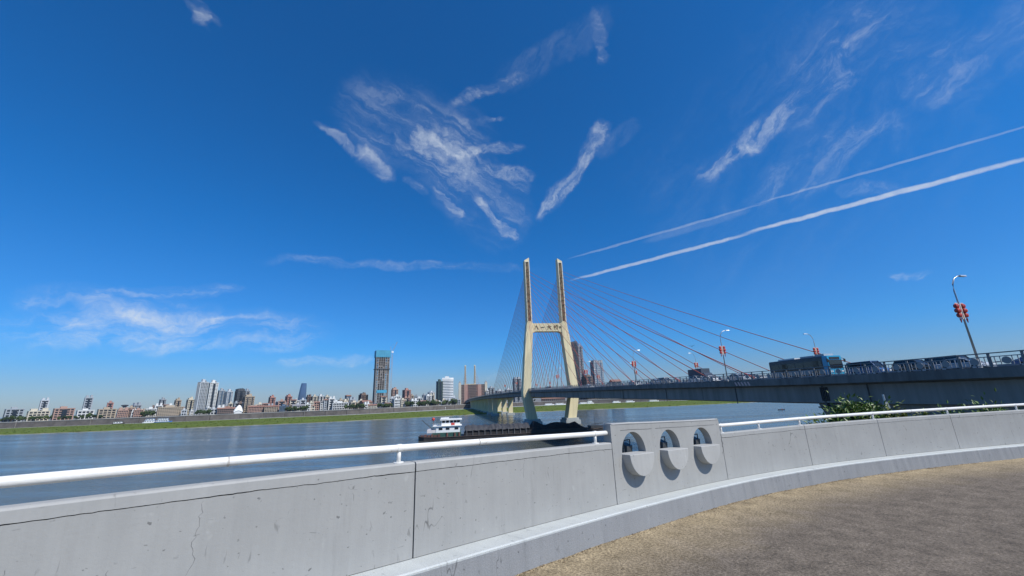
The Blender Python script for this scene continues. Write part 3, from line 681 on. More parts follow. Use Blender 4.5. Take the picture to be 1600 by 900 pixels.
STROKES = {  # bars in a unit square, x right, z up
    'ba': [((.42, .8), (.12, .1)), ((.5, .85), (.9, .1))],
    'yi': [((.08, .48), (.92, .55))],
    'da': [((.08, .62), (.92, .66)), ((.5, .95), (.48, .6)), ((.48, .6), (.1, .05)), ((.5, .6), (.92, .05))],
    'qiao': [((.02, .68), (.42, .72)), ((.22, .98), (.22, .02)), ((.22, .66), (.03, .32)), ((.22, .6), (.4, .4)),
             ((.55, .95), (.92, .99)), ((.46, .76), (.98, .78)), ((.72, .97), (.48, .5)), ((.72, .78), (.98, .48)), ((.6, .5), (.55, .03)), ((.82, .5), (.83, .03))],
    'seal': [((.3, .75), (.7, .75)), ((.3, .75), (.3, .25)), ((.7, .75), (.7, .25)), ((.3, .25), (.7, .25)), ((.3, .5), (.7, .5))]}
def tower(s, near):
    zk = zd(s); y0 = s-S1; up = lambda z: z + (zk-21.4)                 # heights follow the deck above it
    pc = br
    WD, WU, WB = 15.3, 11.55, 12.0
    def leg(sg):
        def ring(z, xc, w, l): return [(sg*xc-w/2, y0-l/2, z), (sg*xc+w/2, y0-l/2, z), (sg*xc+w/2, y0+l/2, z), (sg*xc-w/2, y0+l/2, z)]
        rings = [ring(3.5 if near else 1.5, WB, 5.4, 8.0)]
        rings += [ring(up(18.6), WD-.15, 5.2, 7.2), ring(up(21.2), WD, 4.9, 7.0), ring(up(57.0), WU+.55, 4.5, 5.6), ring(up(60.5), WU+.1, 4.2, 5.2), ring(up(64.6), WU, 3.5, 5.0)]
        rings += [ring(up(106.2), WU, 3.3, 4.4)]
        top = [(sg*WU-1.65, y0-2.2), (sg*WU+1.65, y0-2.2), (sg*WU+1.65, y0+2.2), (sg*WU-1.65, y0+2.2)]
        hi = lambda x: up(108.9) if x*sg < sg*sg*WU else up(106.9)
        rings.append([(x, y, hi(x)) for x, y in top])
        return MB().loft(rings)
    for sg in (-1, 1):
        o = leg(sg).build('tower_leg', M_cream, pc)
        # sunk panel with carved characters on the face towards the ramp
        zf = lambda z: y0 - (2.2+(2.5-2.2)*(up(106.2)-z)/(106.2-64.6)) - .0
        x0, x1 = sg*WU-(1.05 if near else .75), sg*WU+(1.05 if near else .75)
        z0, z1 = up(65.2), up(105.6)
        b = MB(); b.hexa([(x0, zf(z0)-.05, z0), (x1, zf(z0)-.05, z0), (x1, zf(z0)+.3, z0), (x0, zf(z0)+.3, z0)],
                         [(x0, zf(z1)-.05, z1), (x1, zf(z1)-.05, z1), (x1, zf(z1)+.3, z1), (x0, zf(z1)+.3, z1)]); b.build('inscription_panel', M_panel, pc)
        b = MB()
        for xa in (x0-.22, x1+.22): b.bar((xa, zf(z0)-.12, z0-.2), (xa, zf(z1)-.12, z1+.4), .42, .5)
        b.bar((x0-.4, zf(z1)-.12, z1+.3), (x1+.4, zf(z1)-.12, z1+.3), .5, .5); b.build('panel_frame', M_frame, pc)
        g = random.Random(11+sg+(0 if near else 5)); b = MB()
        n = 10 if near else 8
        for k in range(n):
            zc = z0 + (z1-z0)*(k+.5)/n; h = (z1-z0)/n*.40
            for q in range(5):
                a = (g.uniform(-.8, .8), g.uniform(-h, h)); t = g.choice(((1.2, .1), (.15, 1.6), (.8, -1.1), (-.8, -1.1))); w = g.uniform(.6, 1.0)
                xa = max(-.95, min(.95, a[0]-t[0]*w*.5)); xb = max(-.95, min(.95, a[0]+t[0]*w*.5)); za = zc+max(-h, min(h, a[1]-t[1]*w*.5)); zb = zc+max(-h, min(h, a[1]+t[1]*w*.5))
                if abs(xa-xb)+abs(za-zb) < .2: continue
                b.bar((sg*WU+xa, zf(za)-.10, za), (sg*WU+xb, zf(zb)-.10, zb), .34, .3)
        tag(b.build('carved_character', M_glyph, pc), kind='stuff')
    # cross beam with rounded haunches
    poly = []; xi = WU-1.4; zt, zb = up(63.7), up(58.4)
    def arc(cx, cz, r, a0, a1, n=8): return [(cx+r*math.cos(a0+(a1-a0)*k/n), cz+r*math.sin(a0+(a1-a0)*k/n)) for k in range(n+1)]
    poly += [(-xi-1, zt+2.2)] + arc(-xi+1.4, zt+1.6, 1.6, math.pi, 1.5*math.pi)[0:] + arc(xi-1.4, zt+1.6, 1.6, 1.5*math.pi, 2*math.pi) + [(xi+1, zt+2.2)]
    poly += [(xi+1.3, zb-4.4)] + arc(xi-3.0, zb-3.6, 3.6, 0, .5*math.pi)[::1] + arc(-xi+3.0, zb-3.6, 3.6, .5*math.pi, math.pi) + [(-xi-1.3, zb-4.4)]
    b = MB(); b.loft([[(x, y0-2.3, z) for x, z in poly], [(x, y0+2.3, z) for x, z in poly]]); b.build('cross_beam', M_cream, pc)
    # the four characters and a seal on the beam
    if near:
        for key, xc, sz in (('ba', -7.2, 3.1), ('yi', -3.0, 3.0), ('da', 1.4, 3.2), ('qiao', 5.9, 3.2), ('seal', 8.7, 2.2)):
            b = MB()
            for (xa, za), (xb, zb_) in STROKES[key]:
                w = .2 if key in ('qiao', 'seal') else .42
                b.bar((xc+(xa-.5)*sz, y0-2.36, up(61.1)+(za-.5)*sz), (xc+(xb-.5)*sz, y0-2.36, up(61.1)+(zb_-.5)*sz), w, .3)
            b.build('beam_character', mat('beam_character_brown', (.19, .14, .06), .6, .2, 1), pc)
    # beam below the deck with haunches, foundations
    zb = zk-4.9
    poly = [(-WD, zk-1.2), (-WD-.2, zb), (-WD+2.2, zb-1.6)] + arc(-WD+4.4, zb-2.0, 2.4, math.pi*.9, .5*math.pi, 6) + arc(WD-4.4, zb-2.0, 2.4, .5*math.pi, .1*math.pi, 6) + [(WD-2.2, zb-1.6), (WD+.2, zb), (WD, zk-1.2)]
    b = MB(); b.loft([[(x, y0-2.9, z) for x, z in poly], [(x, y0+2.9, z) for x, z in poly]]); b.build('deck_beam', M_cream, pc)
    for sg in (-1, 1):
        zt_ = 4.6 if near else 2.6
        b = MB(); b.bb(sg*WB-4.6, sg*WB+4.6, y0-6.5, y0+6.5, -2, zt_-1.2); b.bb(sg*WB-3.9, sg*WB+3.9, y0-5.6, y0+5.6, zt_-1.2, zt_); b.build('pedestal', M_pile, pc)
        o = MB().bb(sg*WB-5.2, sg*WB+5.2, y0-7.2, y0+7.2, -2, .9).build('footing', mat('wet_concrete', (.14, .14, .125), .7, .3, .5), pc)
    # stay cables, two planes, both spans
    n = 16 if near else 8
    for sg in (-1, 1):
        for dr in (-1, 1):
            for k in range(n):
                f_ = k/(n-1); d = 22+166*f_; za = up(63.5+36.5*f_)
                xa = sg*(WU+.3); ya = y0+dr*1.9; yb = y0+dr*d; xb = sg*(HW-.55); zb_ = zd(s+dr*d)+.5
                pts = []
                for q in range(7):
                    t = q/6; pts.append((xa+(xb-xa)*t, ya+(yb-ya)*t, za+(zb_-za)*t - 4*t*(1-t)*d*.006))
                b = MB(); b.tube(pts, (.085 if dr < 0 else .125) if near else .1, 6, cap=False); b.build('stay_cable', M_cable if (k+sg) % 3 else M_cable2, br, smooth=True, recalc=False)
                if near and dr < 0:
                    e = Vector(pts[-1]); e0 = Vector(pts[-2]); t_ = (e0-e).normalized()
                    b = MB(); b.tube([e, e+t_*2.0], .16, 8); b.build('cable_sleeve', M_red if k % 2 else M_rail, br)
tower(S1, True); tower(S2, False)
# viaduct piers between the two towers and the pier under the near end of the span
for s in [455, 500, 545, 590, 635, 680, 725, 770, 812, 1040, 1085]:
    zt = zd(s)-3.7; y0 = s-S1
    for sg in (-1, 1):
        def ring(z, w, l, x=8.6): return [(sg*x-w/2, y0-l/2, z), (sg*x+w/2, y0-l/2, z), (sg*x+w/2, y0+l/2, z), (sg*x-w/2, y0+l/2, z)]
        b = MB(); b.loft([ring(-1, 4.8, 3.2), ring(zt-5 if zt > 9 else zt*.6, 5.0, 3.2), ring(zt, 7.4, 3.4)]); b.build('pier', M_cream, br)
        b = MB(); b.bb(sg*8.6-4.2, sg*8.6+4.2, y0-3.6, y0+3.6, -2, 2.1); b.build('pier_footing', M_pile, br)
# end pier and abutment
zt = zd(50)-3.6
b = MB(); b.loft([[(-HW+2.6, y, -1), (HW-2.6, y, -1), (HW-2.6, y, zt-2), (HW-1.6, y, zt), (-HW+1.6, y, zt), (-HW+2.6, y, zt-2)] for y in (48.2-S1, 51.8-S1)]); b.build('end_pier', M_girder, br)
for x in (-HW+3.2, HW-3.2):
    MB().bb(x-.8, x+.8, 49-S1, 51-S1, zt-.02, zt+.45).build('bearing', M_steel, br)
b = MB(); b.bb(-HW+1.25, -HW+1.9, 50.2-S1, 50.5-S1, zt-.4, zd(50)-1.1)
for k in range(5): b.bb(-HW+1.1, -HW+1.3, 50.1-S1-.5+k*.25, 50.16-S1-.5+k*.25, zd(50)-3.2, zd(50)-1.3)
b.bb(-HW+1.0, -HW+2.0, 49.2-S1, 51.4-S1, zt-.55, zt-.35)
b.build('inspection_ladder', M_steel, br)
b = MB(); b.hexa([(-HW+2.2, -120-S1, -1), (HW-2.2, -120-S1, -1), (HW-2.2, 46-S1, -1), (-HW+2.2, 46-S1, -1)], [(-HW+2.2, -120-S1, 13), (HW-2.2, -120-S1, 13), (HW-2.2, 44.5-S1, zt+.2), (-HW+2.2, 44.5-S1, zt+.2)])
b.build('abutment', M_girder, br)

# ------------------------------------------------------------------ street lamps on the bridge
def make_lamp():
    r = empty('street_lamp')
    b = MB(); b.tube([(0, 0, 0), (0, 0, .9)], [.17, .14], 10); b.build('base', M_white, r)
    b = MB(); b.tube([(0, 0, .8), (0, 0, 8.2), (.12, 0, 8.9), (.5, 0, 9.5), (1.1, 0, 9.8), (1.5, 0, 9.85)], [.10, .07, .065, .06, .055, .05], 10); b.build('pole', M_metal, r, smooth=True)
    b = MB(); b.hexa([(1.4, -.14, 9.78), (2.2, -.16, 9.76), (2.2, .16, 9.76), (1.4, .14, 9.78)], [(1.4, -.1, 9.93), (2.15, -.1, 9.92), (2.15, .1, 9.92), (1.4, .1, 9.93)]); b.build('lamp_head', M_metal, r)
    for sg in (-1, 1):
        b = MB(); x = sg*.42
        for k, (h, w) in enumerate(((6.5, .27), (6.02, .31), (5.52, .26))):
            rg = []
            for z, f in ((-.26, .25), (-.16, .85), (0, 1), (.16, .85), (.26, .25)): rg.append([(x+w*f*math.cos(a*math.pi/4), w*f*.8*math.sin(a*math.pi/4), h+z) for a in range(8)])
            b.loft(rg)
        b.tube([(x, 0, 5.2), (x, 0, 4.75)], [.1, .04], 6); b.build('lantern_string', M_red, r)
    b = MB(); b.bb(-.16, .16, -.05, .05, 5.1, 6.7); b.bb(-.55, .55, -.02, .02, 6.78, 6.84); b.build('sign_board', mat('ornament_cream', (.75, .62, .50), .5, .1, 2), r)
    return r
lamp = make_lamp(); first = True
GL = 'street lamps along the bridge'
lamps = [(32, -1, 'street lamp with red lanterns on the bridge edge nearest the right end'), (69, -1, 'tall street lamp with red lanterns just left of the bus, arm over the road'), (106, -1, 'street lamp with red lanterns on the near kerb, right of the two far tower blocks'),
         (145, -1, 'street lamp with red lanterns on the near kerb beside the tower blocks'), (184, -1, 'small street lamp with red lanterns on the near kerb close to the tower'),
         (75, 1, 'street lamp with red lanterns rising behind the bus, arm pointing left'), (118, 1, 'street lamp with red lanterns on the far kerb among the lowest cables'), (160, 1, 'street lamp with red lanterns on the far kerb before the tower blocks'), (202, 1, 'street lamp with red lanterns on the far kerb near the right tower leg'),
         (290, -1, 'small street lamp with red lanterns just beyond the left tower leg'), (300, 1, 'red lantern lamp seen between the tower legs, right one'), (345, -1, 'tiny red lantern lamp beyond the tower, left one'), (345, 1, 'tiny red lantern lamp between the tower legs, middle one'), (400, 1, 'tiny red lantern lamp between the tower legs, left one')]
for s, sg, lb in lamps:
    o = lamp if first else copy_tree(lamp); first = False
    o.location = bw(s, sg*(HW-.75), zd(s)); o.rotation_euler.z = PHI + (0 if sg < 0 else math.pi); tag(o, lb, 'street lamp', GL)

# ------------------------------------------------------------------ vehicles
def paint(name, c): return mat('car_paint_'+name, c, .25, .03, 1, spec=.6)
def make_car(pm_, kind='sedan'):
    r = empty('car')
    if kind == 'sedan':
        body = [(-2.25, .35), (-2.3, .75), (-2.0, .92), (-1.45, .98), (1.0, .95), (1.9, .82), (2.25, .62), (2.28, .35)]
        cab = [(-1.65, .95), (-1.1, 1.40), (-.2, 1.47), (.45, 1.38), (1.25, .93)]
    elif kind == 'suv':
        body = [(-2.25, .4), (-2.3, .9), (-2.15, 1.08), (1.0, 1.08), (1.95, .95), (2.25, .72), (2.28, .4)]
        cab = [(-2.1, 1.05), (-1.8, 1.66), (-.3, 1.74), (.35, 1.66), (1.15, 1.05)]
    else:  # van
        body = [(-2.4, .4), (-2.42, 1.1), (1.5, 1.1), (2.2, .9), (2.42, .7), (2.42, .4)]
        cab = [(-2.38, 1.08), (-2.3, 1.95), (1.0, 1.98), (1.75, 1.1)]
    hw = .9
    b = MB(); rings = [[(x, y, z) for x, z in body] for y in (-hw, hw)]
    mid = [[(x*.985, y, z) for x, z in body] for y in (-hw+.08, hw-.08)]
    b.loft([[(x*.97, -hw, .38+(z-.38)*.93) for x, z in body], mid[0], mid[1], [(x*.97, hw, .38+(z-.38)*.93) for x, z in body]]); b.build('body', pm_, r)
    def inset(p, k): cx = sum(q[0] for q in p)/len(p); return [(cx+(x-cx)*k, z) for x, z in p]
    b = MB(); b.loft([[(x, -.80 if z < 1.2 else -.62, z) for x, z in inset(cab, .97)], [(x, .80 if z < 1.2 else .62, z) for x, z in inset(cab, .97)]]); b.build('window_glass', M_glass, r)
    top = max(z for x, z in cab); rp = [(x, z) for x, z in cab if z > 1.2]
    b = MB(); b.loft([[(x, -.64, z-.05) for x, z in rp] + [(x, -.64, z+.02) for x, z in rp[::-1]], [(x, .64, z-.05) for x, z in rp] + [(x, .64, z+.02) for x, z in rp[::-1]]])
    for sg in (-1, 1):
        b.bar((cab[0][0], sg*.79, cab[0][1]), (rp[0][0], sg*.63, rp[0][1]), .09, .1); b.bar((cab[-1][0], sg*.79, cab[-1][1]), (rp[-1][0], sg*.63, rp[-1][1]), .07, .08)
        b.bar((-.25, sg*.81, cab[0][1]), (-.25, sg*.64, top-.03), .09, .06)
    b.build('roof', pm_, r)
    for x in (-1.4, 1.4):
        for sg in (-1, 1):
            b = MB(); b.tube([(x, sg*.7, .33), (x, sg*.92, .33)], .33, 14); w = b.build('wheel', M_black, r)
            b = MB(); b.tube([(x, sg*.91, .33), (x, sg*.93, .33)], .19, 12); b.build('rim', M_metal, w)
    xf = body[-1][0]; xb_ = body[0][0]
    for sg in (-1, 1):
        MB().bb(xf-.16, xf-.02, sg*.62-.17, sg*.62+.17, .56, .70).build('headlight', M_white, r)
        MB().bb(xb_-.04, xb_+.12, sg*.66-.15, sg*.66+.15, .66, .80).build('tail_light', M_red, r)
    return r
def put_vehicle(o, s, t, away):
    o.location = bw(s, t, zd(s)+.01); o.rotation_euler.z = PHI + (math.pi/2 if away else -math.pi/2)
    return o
protos = {}
COLS = {'white': (.75, .75, .74), 'black': (.02, .02, .022), 'silver': (.45, .47, .49), 'blue': (.05, .12, .28), 'red': (.42, .03, .03), 'grey': (.16, .17, .18)}
cars = [(41.5, -8.2, 0, 'black', 'suv', 'black car behind the railing just right of the bus front'), (36.8, -8.0, 0, 'silver', 'sedan', 'silver car behind the railing, rightmost inside the photo'), (30, -8.1, 0, 'blue', 'sedan', 'dark blue car on the bridge right of the silver car'),
        (40, -4.6, 0, 'grey', 'van', 'grey van in the inner lane right of the bus'), (47.2, -8.4, 0, 'blue', 'van', 'dark blue van on the bridge just in front of the bus'), (69.5, -11.0, 0, 'silver', 'sedan', 'silver car directly behind the bus tail'), (78, -11.0, 0, 'white', 'sedan', 'white car near the foot of the tall lamp left of the bus'),
        (72, -6.4, 0, 'black', 'sedan', 'black car in the middle lane behind the bus'), (86, -8.4, 0, 'white', 'suv', 'white car on the bridge below the striped slab edge'), (95, -11, 0, 'grey', 'sedan', 'grey car on the bridge left of the dark box truck'),
        (104, -6.2, 0, 'white', 'van', 'white van on the bridge left of the blue car'), (100, -11, 0, 'blue', 'sedan', 'blue car on the bridge below the lowest near cables'), (113, -11, 0, 'white', 'sedan', 'white car on the bridge between two near cable ends'),
        (121, -6, 0, 'silver', 'suv', 'silver car in mid span on the bridge'), (130, -11, 0, 'black', 'sedan', 'black car on the near lane in mid span'), (139, -7, 0, 'red', 'sedan', 'red car on the bridge below the far tower blocks'),
        (150, -11, 0, 'white', 'sedan', 'white car on the near lane right of the tower'), (163, -7, 0, 'grey', 'suv', 'grey car on the bridge halfway to the tower'), (176, -11, 0, 'silver', 'sedan', 'silver car on the near lane close to the tower'),
        (192, -7, 0, 'white', 'sedan', 'white car on the bridge close to the right tower leg'), (210, -11, 0, 'white', 'van', 'white van on the bridge next to the tower'), (228, -7, 0, 'black', 'van', 'black van on the bridge between the tower legs'),
        (262, -8, 0, 'black', 'suv', 'black car on the bridge at the left tower leg'), (84, 5.5, 1, 'white', 'sedan', 'white car driving away behind the bus tail'), (110, 5.5, 1, 'grey', 'sedan', 'grey car driving away in mid span'), (135, 9, 1, 'white', 'suv', 'white car driving away on the far lane')]
for s, t, aw, c, k, lb in cars:
    if (c, k) not in protos: o = protos[(c, k)] = make_car(paint(c, COLS[c]), k)
    else: o = copy_tree(protos[(c, k)])
    put_vehicle(o, s, t, aw); tag(o, lb, 'car', 'cars on the bridge')
# city bus
def make_bus():
    r = empty('bus'); Lh, hw = 5.35, 1.25
    P_t = paint('bus_teal', (.03, .30, .50)); P_d = mat('bus_dark_side', (.035, .045, .06), .3, .2, 1)
    sec = [(-hw, .38), (-hw, 2.85), (-hw+.12, 3.02), (hw-.12, 3.02), (hw, 2.85), (hw, .38)]
    b = MB(); b.loft([[(x, y*k, z) for y, z in sec] for x, k in ((-Lh, .97), (-Lh+.1, 1), (Lh-.75, 1))]); b.build('body', P_d, r)
    b = MB(); b.loft([[(x+((2.85-z)*.05 if i == 2 else 0), y*k, z) for y, z in sec] for i, (x, k) in enumerate(((Lh-.8, 1.002), (Lh-.1, 1.002), (Lh-.02, .96)))]); b.build('front', P_t, r)
    b = MB(); b.bb(Lh-.1, Lh+.09, -1.08, 1.08, 1.25, 2.42); b.build('windscreen', M_glass, r)
    b = MB(); b.bb(Lh-.05, Lh+.05, -.85, .85, 2.52, 2.82); b.build('destination_sign', mat('sign_dark', (.03, .03, .03), .3), r)
    for sg in (-1, 1):
        for k in range(6): MB().bb(-Lh+.5+k*1.55, -Lh+1.95+k*1.55, sg*hw-.02 if sg < 0 else hw-.01, sg*hw+.01 if sg < 0 else hw+.02, 1.32, 2.42).build('side_window', M_glass, r)
        MB().bb(-Lh+.15, Lh-.82, sg*(hw+.004)-.006, sg*(hw+.004)+.006, .55, 1.2).build('side_panel', mat('bus_side_grey', (.28, .32, .34), .4, .1, 1), r)
        MB().bb(Lh-.04, Lh+.09, sg*.92-.16, sg*.92+.16, .68, .88).build('headlight', M_white, r)
        b = MB(); b.bar((Lh-.1, sg*1.2, 2.7), (Lh+.25, sg*1.45, 2.5), .06); b.bb(Lh+.16, Lh+.28, sg*1.45-.12, sg*1.45+.12, 2.05, 2.5); b.build('mirror', M_black, r)
        MB().bb(-Lh-.03, -Lh+.03, sg*1.0-.12, sg*1.0+.12, .9, 1.2).build('tail_light', M_red, r)
        for x in (-2.9, 2.75):
            w = MB().tube([(x, sg*.95, .48), (x, sg*1.27, .48)], .48, 18).build('wheel', M_black, r)
            MB().tube([(x, sg*1.26, .48), (x, sg*1.29, .48)], .27, 14).build('rim', M_metal, w)
    for x in (-2.2, 3.3): MB().bb(x-.55, x+.55, -hw-.02, -hw-.005, .45, 2.45).build('door', M_glass, r)
    b = MB(); b.bb(-3.6, -.4, -.95, .95, 3.02, 3.24); b.build('roof_box', mat('roof_box_white', (.62, .64, .64), .5, .1, 1), r)
    b = MB(); b.bb(.6, 3.0, -.9, .9, 3.02, 3.28); b.bb(3.1, 4.6, -.8, .8, 3.02, 3.36); b.build('air_conditioner', mat('roof_box_grey', (.40, .42, .44), .5, .1, 1), r)
    return r
tag(put_vehicle(make_bus(), 54.8, -11.0, 0), 'dark sided city bus with teal front driving along the bridge', 'bus')
def make_truck(c, length, h):
    r = empty('truck')
    b = MB(); b.loft([[(x, y, z) for x, z in ((.0, .5), (.0, 2.3), (.5, 2.45), (1.5, 1.5), (1.75, .9), (1.75, .5))] for y in (-1.05, 1.05)]); b.build('cab', paint('truck_'+c[0], c[1]), r)
    b = MB(); b.loft([[(x, y, z) for x, z in ((.62, 2.26), (.6, 2.3), (1.5, 1.53), (1.48, 1.47))] for y in (-.9, .9)]); b.build('windscreen', M_glass, r)
    b = MB(); b.bb(-length, -.1, -1.15, 1.15, .85, h); b.build('cargo_box', mat('cargo_'+c[0], c[2], .5, .1, .6), r)
    b = MB(); b.bb(-length, 1.2, -.5, .5, .5, .84); b.build('chassis', M_steel, r)
    for x in (.9, -length+1.1, -length+2.1):
        for sg in (-1, 1): MB().tube([(x, sg*.75, .45), (x, sg*1.08, .45)], .45, 14).build('wheel', M_black, r)
    return r
tag(put_vehicle(make_truck(('dark', (.05, .06, .08), (.06, .075, .10)), 5.5, 3.5), 88.5, -4.2, 0), 'dark box truck standing above the cars left of the tall lamp', 'truck')
# ------------------------------------------------------------------ river traffic
def boat_root(name, px0, py0, px1, py1):
    a = at_z(px0, py0, 0); c = at_z(px1, py1, 0); d = c-a
    return empty(name, (a+c)/2, math.atan2(d.y, d.x)), d.length
# laden barge: local x along the hull from stern (left) to bow (right)
ba = at_z(655, 688, 0); bearing_ = R(9); BL = 92.0
bg_ = empty('cargo_barge', ba + Vector((math.cos(bearing_), math.sin(bearing_), 0))*BL/2, bearing_)
tag(bg_, 'long black cargo barge with white wheelhouse and tarpaulin covered load', 'barge')
M_hull = mat('barge_hull', (.035, .03, .028), .6, .35, .4); M_tarp = mat('tarpaulin', (.05, .05, .055), .75, .3, .5, .5, 1.5)
M_coal = mat('coal', (.012, .012, .013), .9, .4, .8, .8, 3); M_rust = mat('rusty_deck', (.13, .06, .045), .8, .3, .6); M_green = mat('deck_green', (.03, .09, .07), .6, .2, .6)
hb = 7.0; x0 = -BL/2
def hullring(x, k, zt, zb=-.8): return [(x, -hb*k, zt), (x, -hb*k*.96, zb), (x, hb*k*.96, zb), (x, hb*k, zt)]
b = MB(); b.loft([hullring(x0, .72, 1.9), hullring(x0+2.5, .95, 1.6), hullring(x0+10, 1, 1.35), hullring(BL/2-14, 1, 1.4), hullring(BL/2-6, .86, 2.0), hullring(BL/2-1.5, .5, 2.8), hullring(BL/2, .2, 3.1)]); b.build('hull', M_hull, bg_)
b = MB(); b.tube([(x0-.1, -hb*.72, 1.95), (x0+2.5, -hb*.95, 1.68), (x0+10, -hb-.05, 1.4), (BL/2-14, -hb-.05, 1.45), (BL/2-6, -hb*.87, 2.1), (BL/2-1.5, -hb*.5, 2.9)], .16, 6); b.build('rubbing_strake', mat('strake_dark', (.06, .04, .035), .7, .3, .5), bg_)
b = MB()
for k in range(6): b.bb(x0+1+k*1.5, x0+2.1+k*1.5, -hb*.8, -hb*.8+1.2, 1.5, 2.4+.3*(k % 2))
b.build('deck_gear', M_rust, bg_)
sx = x0+6.5
b = MB(); b.bb(sx-.5, sx+12.5, -5.2, 5.2, 1.3, 3.2); b.build('engine_casing', M_green, bg_)
for k, x in enumerate((sx+6.2, sx+9.6, sx+11.6)): MB().tube([(x, -5.3, 1.35), (x, -5.3, 3.1)], .45, 10).build('fender_drum', M_rust, bg_)
h1 = MB(); h1.bb(sx+1.2, sx+12.0, -4.6, 4.6, 3.2, 5.9); cabin = h1.build('deckhouse', M_white, bg_)
MB().bb(sx-2.8, sx+1.2, -4.4, 4.4, 3.2, 4.5).build('stern_house', mat('stern_house_pale', (.66, .60, .58), .5, .1, .5), bg_)
MB().bb(sx-.3, sx+12.9, -5.1, 5.1, 5.9, 6.15).build('boat_deck', M_white, bg_)
w_ = MB().bb(sx+3.6, sx+12.1, -4.0, 4.0, 6.15, 8.5).build('wheelhouse', M_white, bg_)
MB().bb(sx+3.0, sx+13.0, -4.7, 4.7, 8.5, 8.85).build('wheelhouse_roof', M_white, bg_)
MB().bb(sx+3.2, sx+7.0, -2.0, 2.0, 9.1, 9.5).build('roof_awning', M_white, bg_)
for x in (sx+3.4, sx+6.8):
    for y in (-1.8, 1.8): MB().bar((x, y, 8.8), (x, y, 9.2), .08).build('awning_post', M_steel, bg_)
for k, x in enumerate((sx+2.4, sx+5.6, sx+9.6)):
    f_ = MB().bb(x, x+1.7, -4.68, -4.58, 4.35, 5.35).build('window', M_glass, cabin); MB().bb(x+.8, x+.9, -4.72, -4.66, 4.35, 5.35).build('mullion', M_white, f_) if False else None
for k, x in enumerate((sx+3.9, sx+5.7, sx+7.6, sx+9.2, sx+10.7)): MB().bb(x, x+1.25, -4.08, -3.98, 7.35, 8.3).build('window', M_glass, w_)
MB().bb(sx+8.0, sx+9.6, -4.12, -3.99, 6.3, 7.2).build('red_sign', M_red, w_)
b = MB()
for x in [sx-.2+1.05*i for i in range(4)] : b.bar((x, -5.0, 6.15), (x, -5.0, 7.1), .06)
b.bar((sx-.2, -5.0, 7.1), (sx+3.2, -5.0, 7.1), .07); b.bar((sx-.2, -5.0, 6.6), (sx+3.2, -5.0, 6.6), .05)
b.build('deck_rail', M_white, bg_)
b = MB(); b.bar((sx-.6, 0, 4.5), (x0+1.0, -1.5, 9.0), .28); b.build('crane_boom', M_steel, bg_)
b = MB(); b.bar((x0+1.0, -1.5, 9.0), (x0+.6, -1.5, 2.0), .06); b.build('crane_wire', M_steel, bg_)
b = MB(); b.tube([(sx-.2, -1, 4.5), (sx-.2, -1, 8.6)], .12, 6); b.build('signal_mast', M_rust, bg_)
rg = [[(sx-.2+.75*math.sin(t)*math.cos(a*math.pi/5), -1+.75*math.sin(t)*math.sin(a*math.pi/5), 9.0-.75*math.cos(t)) for a in range(10)] for t in [.15+.356*i for i in range(9)]]
MB().loft(rg).build('red_ball', M_red, bg_, smooth=True)
b = MB(); b.tube([(sx+10.6, 0, 8.8), (sx+10.6, 0, 10.6)], .07, 6); b.bar((sx+9.7, 0, 9.6), (sx+11.5, 0, 9.6), .22); b.build('radar_mast', M_steel, bg_)
# hold: coaming, stanchions and a tarpaulin over lumpy cargo
hx0, hx1 = x0+21.0, x0+51.0
b = MB(); b.bb(hx0-.3, BL/2-13, -6.1, 6.1, 1.3, 2.6); b.build('coaming', M_hull, bg_)
k = 0; x = hx0+.6
while x < hx1:
    MB().bb(x-.12, x+.12, -6.5, -6.2, 1.35, 4.1).build('stanchion', mat('stanchion_grey', (.16, .16, .165), .6, .2, 1), bg_); x += 2.75
b = MB(); nx, ny = 90, 12
for i in range(nx+1):
    xx = hx0+(hx1-hx0)*i/nx
    for j in range(ny+1):
        t = j/ny; y = -6.45+12.9*t; prof = math.sin(math.pi*t)**.55
        z = 3.1+ (2.3+.35*abs(math.sin((xx-hx0)*math.pi/2.75))+.5*mnoise.noise(Vector((xx*.25, y*.2, 4))))*prof
        if j in (0, ny): z = 3.6+.12*math.sin(xx*2)
        b.v.append((xx, y, z))
for i in range(nx):
    for j in range(ny): b.f.append((i*(ny+1)+j, i*(ny+1)+j+1, (i+1)*(ny+1)+j+1, (i+1)*(ny+1)+j))
b.build('tarpaulin', M_tarp, bg_)
MB().bb(hx0+.1, hx1-.1, -6.0, 6.0, 2.4, 3.5).build('cargo_bed', M_coal, bg_)
b = MB(); nx, ny = 60, 14
for i in range(nx+1):
    xx = hx1+.3+(BL/2-14-hx1)*i/nx
    for j in range(ny+1):
        t = j/ny; y = -6+12*t; e = min(1, i/5, (nx-i)/8)
        z = 2.5+3.4*math.sin(math.pi*t)**.7*e*(.75+.5*mnoise.noise(Vector((xx*.18, y*.1, 9)))) + .3*mnoise.noise(Vector((xx*1.5, y*1.5, 2)))
        b.v.append((xx, y, z))
for i in range(nx):
    for j in range(ny): b.f.append((i*(ny+1)+j, i*(ny+1)+j+1, (i+1)*(ny+1)+j+1, (i+1)*(ny+1)+j))
b.build('coal_heap', M_coal, bg_)
b = MB(); b.tube([(BL/2-7, 0, 2), (BL/2-7, 0, 6.2)], .1, 6); b.bb(BL/2-10, BL/2-5, -2.5, 2.5, 1.9, 3.1); b.bar((BL/2-9, 0, 3.6), (BL/2-3, 0, 3.9), .3); b.build('bow_gear', M_steel, bg_)

